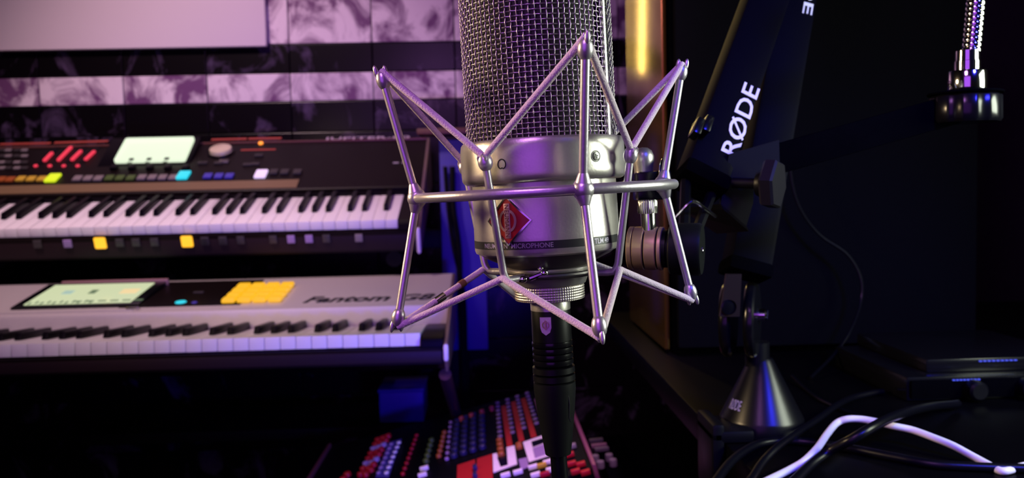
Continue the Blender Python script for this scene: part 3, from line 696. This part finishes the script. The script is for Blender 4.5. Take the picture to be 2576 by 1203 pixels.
lgx = (LM @ Vector((.034, 0, 0))).x
part('brace', tube([(lgx, 1.30, lb.z-.011), (lgx+.02, 1.77, lb.z-.30)], .010, 14), mat('violet_light_tint', (.10, .04, .08), .6, .35), st)  # violet light caught by the front tube is put into its colour
part('brace', tube([(lgx-1.26, 1.30, lb.z-.011), (lgx-1.32, 1.77, lb.z-.30)], .010, 14), M_['dark_paint'], st)
part('post_cap', box(((xl+xr)/2-.02, 1.785, at(1100, 335, 1.8).z), (.14, .09, .012), .002), mat('brown_cap', (.10, .03, .02), 0, .5), st)
# box added for a blue-lit patch seen through the stand
bq0, bq1 = at(955, 1065, 1.72), at(1065, 985, 1.72)
part('shelf', box(((bq0.x+bq1.x)/2-.25, 1.80, bq0.z-.012), (.80, .20, .022), .002), M_['dark_paint'], st)
bx_ = thing('blue_patch_box', 'box added on the shelf for a blue-lit patch below the keyboards', 'case', loc=((bq0.x+bq1.x)/2, 1.76, bq0.z))
part('box_body', box(((bq0.x+bq1.x)/2, 1.78, (bq0.z+bq1.z)/2), (bq1.x-bq0.x, .12, bq1.z-bq0.z), .004), M_['blue_light_tint'], bx_)
part('box_lid', box(((bq0.x+bq1.x)/2, 1.78, bq1.z+.003), (bq1.x-bq0.x+.004, .124, .006), .002), M_['blue_light_tint'], bx_)
# loose black cables on the stand
for i, (xa, xb_, r_) in enumerate(((1128, 1172, .0045), (1140, 1164, .006))):
    c = part('power_cable', tube(spline([at(xa-8+6*i, 420, 1.76), at(xa, 520, 1.755), at(xa+14, 620, 1.75), at(xb_-6, 740, 1.75), at(xb_, 900, 1.75), (at(xb_, 900, 1.75).x, 1.74, .3), (at(xb_, 900, 1.75).x, 1.73, .006)]), r_, 8), M_['black_cable'])
    tag(c, ('thin' if i == 0 else 'thicker') + ' black power cable hanging down in front of the blue-tinted stand post', 'cable')

# ------------------------------------------------------------------ mixing console below
mc = hit(1200, 1150, at(1200, 1150, 1.22), Vector((0, 1, 0)))
XM0 = Matrix.Translation(mc) @ Matrix.Rotation(-rad(14), 4, 'Y')
mx = thing('mixing_console', 'black mixing console with rows of coloured knobs and red and white channel strips', 'mixer', M=XM0)
class Flat(Panel):
    def __init__(s, root, M): s.root = root; s.M = M; s.inv = M.inverted(); s.p0 = M.translation; s.n = M.to_3x3() @ Vector((0, 0, 1))
mp_ = Flat(mx, XM0)
z7 = lambda x, y: (750+x/3.03, 900+y/3.03)
uL = mp_.uv(795, 1180)[0]; uR = mp_.uv(1497, 1180)[0]
vF = (mp_.uv(850, 1107)[1] + mp_.uv(1350, 988)[1])/2
part('chassis', box(((uL+uR)/2, vF-.24, -.045), (uR-uL, .48, .088), .004), M_['mixer_face'], mx, XM0)
for x in (uL, uR): part('side_trim', box((x, vF-.24, -.02), (.006, .485, .05), .002), mat('violet_trim', (.22, .06, .12), .3, .3), mx, XM0)
knob_mesh = {}
def knob(u, v, mt, r=.0052, h=.012):
    r *= .84; h *= .5
    key = (mt, r, h)
    if key not in knob_mesh:
        me = finish(lathe([(r, 0), (r*.95, h*.8), (r*.75, h), (0, h)], 12), 'knob'); me.materials.append(M_[mt]); knob_mesh[key] = me
    part('knob', knob_mesh[key], None, mx, XM0 @ Matrix.Translation((u, v, 0)))
def knob_col(pa, pb, n, mt, **kw):
    ua, va = mp_.uv(*pa); ub, vb = mp_.uv(*pb)
    for k in range(n):
        t = k/(n-1) if n > 1 else 0; knob(ua+(ub-ua)*t, va+(vb-va)*t, mt if isinstance(mt, str) else mt[k % len(mt)], **kw)
# four bright knob columns with red stripes between
for i, (ta, tb_) in enumerate((((1520, 350), (1540, 605)), ((1595, 325), (1635, 575)), ((1670, 300), (1722, 540)), ((1745, 275), (1818, 505)))):
    knob_col(z7(*ta), z7(*tb_), 9, 'knob_pale', r=.0050, h=.006)
for (ta, tb_) in (((1565, 370), (1615, 680)), ((1640, 340), (1705, 640)), ((1715, 315), (1798, 610))):
    ua, va = mp_.uv(*z7(*ta)); ub, vb = mp_.uv(*z7(*tb_)); L = math.hypot(ub-ua, vb-va)
    part('red_strip', box((0, 0, .0005), (.0085, L, .001)), M_['mixer_red'], mx, XM0 @ Matrix.Translation(((ua+ub)/2, (va+vb)/2, 0)) @ Matrix.Rotation(-math.atan2(ub-ua, vb-va), 4, 'Z'), smooth=False)
def quad(name, pts, mt, t=.0012):
    return part(name, prism([mp_.uv(*z7(*q)) for q in pts], t), M_[mt], mx, XM0, smooth=False)
quad('mauve_panel', [(1800, 320), (1830, 310), (1915, 585), (1880, 590)], 'mixer_mauve', .001)
quad('white_panel', [(1485, 740), (1515, 733), (1545, 835), (1600, 820), (1590, 690), (1650, 675), (1670, 815), (1490, 880)], 'mixer_white')
wp = quad('white_panel', [(1715, 650), (1905, 585), (1925, 650), (1945, 740), (1760, 800)], 'mixer_white')
quad('screen_window', [(1780, 650), (1905, 612), (1912, 645), (1790, 690)], 'black_gloss', .0022)
quad('meter_window', [(1790, 700), (1915, 655), (1940, 730), (1808, 775)], 'knob_purple', .0022)
quad('red_panel', [(1215, 825), (1350, 780), (1345, 960), (1210, 990)], 'mixer_red', .001)
quad('red_panel', [(1365, 775), (1482, 738), (1485, 940), (1360, 965)], 'mixer_red', .001)
for pt in ((1355, 860), (1355, 920)): mp_.box('fader', *z7(*pt), .006, .012, .008, M_['knob_navy'])
knob_col(z7(1538, 645), z7(1550, 750), 4, 'btn_orange', r=.0062, h=.012)
knob_col(z7(1685, 675), z7(1688, 695), 2, 'btn_orange', r=.0060, h=.011)
quad('fader_slot', [(1520, 770), (1580, 755), (1600, 825), (1545, 840)], 'black_gloss', .002)
quad('violet_patch', [(1680, 780), (1745, 765), (1760, 835), (1700, 860)], 'knob_purple', .001)
for pt, mt in (((965, 858), 'btn_white'), ((952, 908), 'btn_white'), ((1795, 850), 'btn_white'), ((1908, 812), 'btn_white'), ((1862, 838), 'btn_yellow'), ((1680, 888), 'btn_white'), ((1815, 910), 'btn_white'), ((1932, 870), 'btn_white'), ((1585, 912), 'btn_white'), ((1885, 905), 'btn_red')):
    mp_.box('button', *z7(*pt), .013, .0065, .006, M_[mt], .001)
# navy columns
for i in range(4): knob_col(z7(1215+62*i, 490-22*i), z7(1190+72*i, 760-22*i), 8, 'knob_navy', r=.0075, h=.013)
for pt in ((1250, 482), (1325, 458), (1405, 430), (1480, 405)): mp_.disc('knob', *z7(*pt), .0045, .008, M_['red_stripe'], n=12)
knob_col(z7(1165, 500), z7(1135, 780), 8, 'knob_purple', r=.004, h=.008)
knob_col(z7(1118, 580), z7(1075, 760), 6, 'btn_orange', r=.0052, h=.011)
knob_col(z7(1020, 640), z7(978, 800), 5, 'btn_green', r=.0060, h=.012)
knob_col(z7(905, 600), z7(800, 895), 9, 'btn_red', r=.0042, h=.008)
knob_col(z7(770, 655), z7(675, 885), 7, 'btn_white', r=.0046, h=.007)
knob_col(z7(712, 665), z7(615, 885), 7, 'knob_purple', r=.0046, h=.007)
for i, (ta, tb_, n) in enumerate((((610, 640), (480, 905), 8), ((650, 625), (520, 905), 8), ((690, 610), (560, 870), 8))):
    knob_col(z7(*ta), z7(*tb_), n, ('btn_red', 'btn_red', 'knob_purple'), r=.0068, h=.014)
knob_col(z7(380, 905), z7(350, 940), 2, 'btn_red', r=.0075, h=.014)
quad('blue_strip', [(690, 650), (790, 620), (690, 915), (590, 915)], 'btn_blue', .0006)
for (x, y, mt) in ((2090, 690, 'btn_grey'), (2075, 755, 'btn_red'), (2090, 825, 'btn_red'), (2160, 830, 'btn_red'), (2120, 885, 'btn_red'), (2195, 892, 'btn_red')):
    mp_.box('button', *z7(x, y), .012, .008, .006, M_[mt], .001)
# cables: console support so that it is not floating
zt = min((XM0 @ Vector((u, v, -.09))).z for u in (uL, uR) for v in (vF-.46, vF))
tb_top = zt-0.004
ct = thing('low_table', 'low black table under the mixing console', 'table', loc=((XM0 @ Vector(((uL+uR)/2, vF-.24, 0))).x, (XM0 @ Vector((0, vF-.24, 0))).y, 0))
cxm, cym = ct.location.x if False else (XM0 @ Vector(((uL+uR)/2, vF-.24, 0))).x, (XM0 @ Vector((0, vF-.24, 0))).y
part('table_top', box((cxm+.02, cym, tb_top-.012), (.66, .56, .024), .003), M_['desk'], ct)
for sx in (-.28, .28):
    for sy in (-.25, .25): part('leg', box((cxm+sx, cym+sy, (tb_top-.024)/2), (.035, .035, tb_top-.024), .002), M_['desk'], ct)
wpts = XM0 @ Vector((uR-.03, vF-.24, -.089))
part('wedge', box((wpts.x, wpts.y, (tb_top+wpts.z-.012)/2), (.03, .40, wpts.z-.012-tb_top), .002), M_['dark_paint'], mx)
# second small controller to the right of the console
cp0 = hit(1530, 1150, at(1530, 1150, 1.24), Vector((0, 1, 0)))
CM = Matrix.Translation(cp0) @ Matrix.Rotation(-rad(4), 4, 'Y') @ Matrix.Rotation(rad(3), 4, 'X')
cc = thing('controller_box', 'small black controller with pale slider caps beside the mixing console', 'controller', M=CM)
part('case', box((.055, -.03, -.02), (.13, .26, .035), .003), M_['black_matte'], cc, CM)
cf = Flat(cc, CM)
for (x, y, w) in ((1500, 1113, .022), (1507, 1126, .024), (1514, 1135, .022)): cf.box('slider_cap', x, y, w, .007, .006, mat('pale_cap', (.42, .22, .26), 0, .5) if w == .024 else M_['btn_grey'], .001)
for (x, y) in ((1511, 1177), (1533, 1159), (1543, 1172), (1498, 1162)): cf.disc('knob', x, y, .006, .01, M_['btn_grey'], n=14)
czb = (CM @ Vector((.055, -.03, -.038))).z
part('stand_foot', box(((CM @ Vector((.055, 0, 0))).x, cp0.y-.03, (czb+tb_top)/2), (.05, .10, czb-tb_top-.002), .002), M_['dark_paint'], cc)

# ------------------------------------------------------------------ desk, speaker
ZD = at(1915, 1078, .69).z
DX0 = .187
dk = thing('desk', 'black desk carrying the speaker and the boom arm', 'desk', loc=(.75, .85, 0))
part('desk_top', box((DX0+.55, .86, ZD-.0125), (1.10, 1.04, .025), .002), M_['desk'], dk)
for x in (DX0+.20, DX0+1.04):
    for y in (.42, 1.30): part('leg', box((x, y, (ZD-.025)/2), (.05, .05, ZD-.025), .003), M_['dark_paint'], dk)
spk = thing('studio_speaker', 'tall black studio speaker with golden glossy side panel standing on the desk', 'speaker', loc=(.37, 1.13, ZD))
sx0, sx1, sy0, sy1, sz1 = .2205, .60, 1.005, 1.27, ZD+.62
part('cabinet', box(((sx0+sx1)/2+.002, (sy0+sy1)/2+.003, (ZD+sz1)/2), (sx1-sx0-.008, sy1-sy0-.006, sz1-ZD), .003), M_['black_matte'], spk)
part('side_panel', box((sx0, (sy0+sy1)/2+.006, (ZD+sz1)/2+.002), (.006, sy1-sy0-.012, sz1-ZD-.006), .002), M_['gold'], spk)
part('front_grille', box(((sx0+sx1)/2+.002, sy0-.006, (ZD+sz1)/2), (sx1-sx0-.012, .012, sz1-ZD-.02), .005), M_['cloth'], spk)

# ------------------------------------------------------------------ boom arm
ba = thing('boom_arm', 'black two section boom arm with white lettering on a cone shaped desk base', 'boom arm', loc=at(1915, 1078, .69))
E = at(2104, -568, .80)
def arm(name, P, Q, w, d, mt):
    z = (Q-P).normalized(); y = Vector((0, 1, 0)); y = (y - z*y.dot(z)).normalized(); x = y.cross(z)
    Mx = Matrix((x, y, z)).transposed().to_4x4(); Mx.translation = P
    L = (Q-P).length
    o = part(name, box((0, 0, L/2), (w, d, L), .004), mt, ba, Mx)
    return o, Mx, L
A1 = at(1757, 470, .545)
o1, M1, L1 = arm('upper_arm', A1, E+Vector((0, -.03, 0)), .0305, .026, M_['arm'])
A2 = at(1873, 690, .66)
o2, M2, L2 = arm('lower_arm', A2, E+Vector((0, .012, 0)), .034, .028, M_['arm'])
part('elbow_joint', lathe([(0, -.06), (.03, -.06), (.032, -.058), (.032, .04), (.03, .042), (0, .042)], 40, axis_M(E, (0, 1, 0))), M_['black_metal'], ba)
part('arm_end_cap', box((0, 0, .004), (.033, .029, .012), .004), M_['black_matte'], o1, M1)
part('arm_end_cap', box((0, 0, .004), (.0365, .031, .012), .004), M_['black_matte'], o2, M2)
def on_arm(Mx, d, px, py):
    n = Mx.to_3x3() @ Vector((0, -1, 0)); p0 = Mx @ Vector((0, -d/2, 0))
    q = Mx.inverted() @ hit(px, py, p0, n); return q
def arm_text(o, Mx, d, pa, pb, hgt, s, flip=False):
    a, b = on_arm(Mx, d, *pa), on_arm(Mx, d, *pb)
    wdt = abs(b.z-a.z); xm = (a.x+b.x)/2
    tbm = text_bm(s, hgt, .0003, .012, width=wdt)
    for v in tbm.verts:
        x, y, zz = v.co
        if flip: v.co = Vector((y*1+0, -zz, -x))
        else: v.co = Vector((-y, -zz, x))
    off = Vector((xm, -d/2-.00005, (a.z+b.z)/2))
    for v in tbm.verts: v.co += off
    part('lettering', tbm, M_['white_ink'], o, Mx)
arm_text(o1, M1, .026, (1839, 392), (1886, 212), .0118, 'RØDE')
arm_text(o2, M2, .028, (2023, 34), (2066, -132), .0085, 'RØDE', flip=True)
for k, (x, y) in enumerate(((1745, 332), (1768, 326))):
    q = on_arm(M1, .026, x, y)
    part('cable_clip', box((q.x, -.0175, q.z), (.0055, .010, .013), .0015), M_['black_gloss'], o1, M1)
# fork between upper arm and the mount's knob
for s in (-1, 1):
    a = M1 @ Vector((s*.010, 0, .002)); b = at(1735+s*14, 590, .50)
    part('fork_plate', tube([a, a.lerp(b, .5), b], .0035, 8), M_['black_metal'], ba)
part('plate_edge_glint', tube(spline([at(1684, 566, .50), at(1706, 540, .50), at(1732, 513, .50), at(1748, 508, .502), at(1772, 524, .51), at(1800, 545, .53)]), .0011, 8), M_['bright'], ba)  # bright tube added for the shiny edge of a black plate
# lower joint
jx = Vector((.91, -.41, 0)).normalized()
for s, cx_ in ((-1, 1832), (1, 1892)):
    Md = axis_M(at(cx_, 803, .675-.005*s), jx)
    dsc_ = part('joint_plate', lathe([(0, -.004), (.029, -.004), (.031, -.002), (.0315, .0), (.031, .003), (.029, .0045), (.012, .005), (0, .005)], 64, Md), M_['black_gloss'], ba)
    if s == 1:
        Ms = axis_M(at(1921, 792, .667), jx)
        part('screw', lathe([(0, .003), (.003, .0028), (.005, .0012), (.0052, -.006)], 24, Ms), M_['chrome'], dsc_)
        part('screw_slot', box((0, 0, .0031), (.0012, .008, .0006), M=Ms @ Matrix.Rotation(.9, 4, 'Z')), M_['black_ink'], dsc_)
tng = [at(1828, 690, .645), at(1866, 690, .645), at(1861, 797, .645), at(1812, 797, .645)]
bm = bmesh.new(); fa = [bm.verts.new(q) for q in tng]; fb = [bm.verts.new(q+Vector((0, .004, 0))) for q in tng]
bm.faces.new(fa); bm.faces.new(fb[::-1])
for k in range(4): bm.faces.new((fa[k], fa[(k+1) % 4], fb[(k+1) % 4], fb[k]))
tg = part('tongue', bm, mat('tongue_metal', (.02, .012, .01), .2, .35, spec=.3), ba, smooth=False)
part('tongue_hole', lathe([(0, 0), (.0045, 0), (.0058, -.0004), (.006, .001)], 24, axis_M(at(1833, 773, .6445), (0, -1, 0))), M_['black_gloss'], tg)
part('base_post', lathe([(.0, .012), (.010, .012), (.010, -.02), (0, -.02)], 24), M_['black_metal'], ba, Matrix.Translation(at(1905, 895, .69)))
cpx = .69/F
CO = at(1915, 1050, .69); CO = Vector((CO.x, CO.y, ZD))
hc = at(1915, 906, .69).z - ZD
cone = part('cone_base', lathe([(0, hc+.002), (.009, hc+.002), (.0105, hc), (.0335, .012), (.0345, .010), (.0345, 0), (0, 0)], 72), mat('cone_plastic', (.003, .003, .004), 0, .30, spec=.35), ba, Matrix.Translation(CO))
# print on the cone
sl = math.atan2(.0335-.0105, hc-.012)
tbm = text_bm('RØDE', .0085, .0002, .012, width=.0135)
for v in tbm.verts:
    zz = .024+v.co.y*math.cos(sl); r = .0335-(zz-.012)*math.tan(sl)+.0003+v.co.z
    a = rad(-66)+v.co.x/.03
    v.co = Vector((r*math.sin(a), -r*math.cos(a), zz))
part('lettering', tbm, M_['dull_ink'], cone, Matrix.Translation(CO))
part('desk_clamp', box((DX0-.006, .674, ZD-.014), (.010, .05, .060), .003), M_['black_metal'], ba)
part('clamp_jaw', box((DX0+.006, .674, ZD+.0055), (.034, .05, .010), .003), M_['black_metal'], ba)
part('clamp_jaw', box((DX0+.010, .674, ZD-.036), (.040, .05, .010), .003), M_['black_metal'], ba)

# ------------------------------------------------------------------ pop filter holder
YP = .55; pp = YP/F
ph = thing('pop_filter_arm', 'flat black bar with hexagon clamp knob carrying a chrome gooseneck', 'mic accessory', loc=at(1860, 480, YP))
b0, b1 = at(1838, 433, YP-.004), at(2425, 268, YP)
dz_ = (b1-b0).normalized(); Lb = (b1-b0).length
yb = Vector((0, 1, 0)); yb = (yb-dz_*yb.dot(dz_)).normalized(); xb_ = yb.cross(dz_)
MB = Matrix((xb_, yb, dz_)).transposed().to_4x4(); MB.translation = b0
part('bar', box((0, 0, Lb/2), (79*pp*.96, .005, Lb), .0012), M_['black_matte'], ph, MB)
plate = [(1834, 388), (1960, 352), (1962, 432), (1897, 455), (1895, 510), (1878, 569), (1813, 513)]
bm = bmesh.new(); fa = [bm.verts.new(at(x, y, YP-.008)) for x, y in plate]; fb = [bm.verts.new(at(x, y, YP-.008)+Vector((0, .0035, 0))) for x, y in plate]
bm.faces.new(fa); bm.faces.new(fb[::-1]); n = len(plate)
for k in range(n): bm.faces.new((fa[k], fa[(k+1) % n], fb[(k+1) % n], fb[k]))
br_ = part('clamp_bracket', bm, mat('bracket_black', (.005, .006, .007), 0, .4, spec=.2), ph, smooth=False)
q = [at(1813, 513, YP-.008), at(1878, 569, YP-.008), at(1878, 569, YP-.008)+Vector((-.012, .034, -.003)), at(1813, 513, YP-.008)+Vector((-.016, .034, -.003))]
bm = bmesh.new(); fa = [bm.verts.new(v) for v in q]; fb = [bm.verts.new(v+Vector((.0015, 0, -.0035))) for v in q]
bm.faces.new(fa); bm.faces.new(fb[::-1])
for k in range(4): bm.faces.new((fa[k], fa[(k+1) % 4], fb[(k+1) % 4], fb[k]))
part('bracket_foot', bm, mat('bracket_foot_black', (.003, .003, .004), 0, .4, spec=.1), ph, smooth=False)
hx = Vector((.80, -.58, -.06)).normalized()
hM = axis_M(at(1905, 462, YP-.022), hx, (0, 0, 1))
part('clamp_shaft', lathe([(0, -.016), (.0035, -.016), (.0035, 0), (.0075, 0), (.0085, .002), (.0085, .006), (0, .006)], 28, hM), M_['black_metal'], ph)
part('hexagon_knob', lathe([(0, .005), (.0150, .005), (.0165, .0065), (.0165, .0125), (.0152, .014), (0, .014)], 6, hM @ Matrix.Rotation(rad(22), 4, 'Z')), mat('knob_dark_plastic', (.009, .008, .010), 0, .4, spec=.3), ph, smooth=False)
GC = at(2427, 275, YP)
part('thumb_nut', lathe([(0, 36*pp), (78*pp, 36*pp), (84*pp, 30*pp), (85*pp, -26*pp), (80*pp, -34*pp), (0, -34*pp)], 120, wob=lambda r, z, a: r*(1-.05*max(0, math.cos(8*a))) if r > 70*pp else r), M_['black_gloss'], ph, Matrix.Translation(GC), sharp=50)
part('washer', lathe([(0, 43*pp), (86*pp, 43*pp), (88*pp, 40*pp), (86*pp, 37*pp), (0, 37*pp)], 64), M_['black_matte'], ph, Matrix.Translation(GC))
part('ferrule', lathe([(0, 44*pp), (45*pp, 44*pp), (46*pp, 46*pp), (46*pp, 93*pp), (44*pp, 96*pp), (31*pp, 97*pp), (31*pp, 120*pp), (29.5*pp, 121*pp), (29*pp, 146*pp), (26*pp, 148*pp), (0, 148*pp)], 56), M_['chrome'], ph, Matrix.Translation(at(2432, 275, YP)))
gpts = spline([at(2443, 134, YP), at(2450, 60, YP), at(2456, -10, YP), at(2462, -90, YP), at(2462, -200, YP-.01), at(2440, -330, YP-.04), at(2380, -450, YP-.09)], 60)
gp, gr, acc, last = [], [], 0.0, None
pitch = 13*pp
dense = []
for a, b in zip(gpts, gpts[1:]):
    for t in (0, .5): dense.append(a.lerp(b, t))
for v in dense:
    if last is not None: acc += (v-last).length
    last = v; ph_ = (acc/pitch) % 1.0
    gp.append(v); gr.append(24*pp*(0.90 + 0.10*math.sqrt(max(0, 1-(2*ph_-1)**2))) if ph_ > .1 else 24*pp*.84)
part('gooseneck', tube(gp, gr, 20), M_['chrome'], ph, sharp=70)

# ------------------------------------------------------------------ cables and gear on the desk
zz4 = lambda x, y: (1700+x/2.941, 800+y/2.941)
def desk_y(px, py):
    d = ray(px, py); return (d*((ZD-CAM.z)/d.z)).y
def cable(name, pts, r, mt, label, lift=0.0, n=12):
    P = []
    for (x, y, *h) in pts:
        X, Y = zz4(x, y); hh = (h[0] if h else 0.0)+lift+r
        d = ray(X, Y); t = (ZD+hh-CAM.z)/d.z; P.append(CAM+d*t)
    o = part(name, tube(spline(P, 8), r, n), M_[mt]); return tag(o, label, 'cable')
cable('white_cable', [(560, 1260, .0), (710, 1190, .0), (850, 1120), (950, 1060, .004), (1050, 960, .009), (1120, 860, .012), (1190, 780, .014), (1270, 750, .017), (1370, 750, .017), (1480, 768, .016), (1610, 800, .014), (1750, 830, .012), (1900, 884, .010), (2050, 945, .007), (2180, 1015, .003), (2310, 1085), (2420, 1135), (2560, 1100), (2700, 1075)], .0027, 'white_cable', 'white cable looping over the black desk top')
cable('audio_cable', [(780, 1300), (895, 1190), (1000, 1085, .002), (1130, 990, .008), (1300, 900, .020), (1450, 812, .027), (1600, 735, .027), (1750, 685, .020), (1900, 655, .010), (2050, 641, .004), (2085, 635, .003)], .0036, 'black_cable', 'thick black cable crossing over the white cable', .0)
cable('audio_cable', [(470, 1300), (560, 1190), (640, 1070, .003), (760, 950, .008), (900, 850, .007), (1050, 750, .004), (1180, 655, .003), (1300, 595), (1450, 558), (1530, 545)], .0030, 'black_cable', 'black cable running from the small box towards the desk edge')
cable('audio_cable', [(860, 430, .004), (950, 520), (1050, 595), (1150, 645), (1250, 690), (1400, 735), (1600, 770)], .0018, 'black_cable', 'thin black cable lying on the desk behind the cone base')
cable('audio_cable', [(240, 1290), (310, 1190), (400, 1075), (500, 995), (620, 935), (780, 912), (950, 917), (1150, 945), (1350, 978), (1600, 1028), (1900, 1082), (2200, 1102), (2576, 1115), (2800, 1130)], .0034, 'black_cable', 'long black cable under the white cable along the desk front')
tc = part('speaker_wire', tube(spline([at(1985, 300, .965), at(1988, 430, .965), at(2010, 520, .965), at(2060, 590, .965), at(2130, 640, .96), at(2165, 700, .955), at(2165, 760, .95), at(2140, 830, .93), at(2100, 890, .91), hit(2040, 950, Vector((0, 0, ZD+.003)), Vector((0, 0, 1)))]), .0018, 8), M_['black_cable'])
tag(tc, 'thin black wire hanging in a curve in front of the speaker', 'cable')
# stacked audio boxes
def gear(name, label, xa, xb, ytop, ybot, Y, dep, led=None, z0=None):
    a = at(xa, ybot, Y); b = at(xb, ytop, Y); h = at(xa, ytop, Y).z-a.z
    zb_ = ZD if z0 is None else z0
    L = thing(name, label, 'audio gear', loc=((a.x+b.x)/2, Y+dep/2, zb_))
    part('case', box(((a.x+b.x)/2, Y+dep/2, zb_+h/2), (b.x-a.x, dep, h), .003), M_['black_gloss'], L)
    return L, a.x, b.x, zb_, h
g1, ga, gb, gz, gh = gear('audio_interface', 'black audio interface box on the desk below the wider box', 2280, 2700, 900, 962, .76, .16)
part('front_panel', box(((ga+gb)/2, .758, gz+gh/2), (gb-ga-.006, .004, gh-.006), .001), M_['black_matte'], g1)
for k in range(2): part('knob', lathe([(.009, 0), (.009, .012), (.007, .014), (0, .014)], 24, axis_M(Vector((ga+.06+.05*k, .756, gz+gh/2)), (0, -1, 0))), M_['black_metal'], g1)
g2, ha, hb, hz, hh_ = gear('effects_unit', 'flat black effects unit with blue light row stacked on the interface', 2330, 2720, 846, 880, .775, .15, z0=gz+gh)
for k in range(9):
    q = at(2468+k*11, 861+k*.9, .7735); part('led', box((q.x, .7743, min(max(q.z, hz+.004), hz+hh_-.003)), (.0026, .0015, .0012)), M_['blue_led'], g2, smooth=False)
for k in range(8):
    q = at(2399+k*9, 897+k*.5, .756); part('led', box((q.x, .7555, min(q.z, gz+gh-.003)), (.0022, .0012, .0012)), M_['blue_led'], g1, smooth=False)
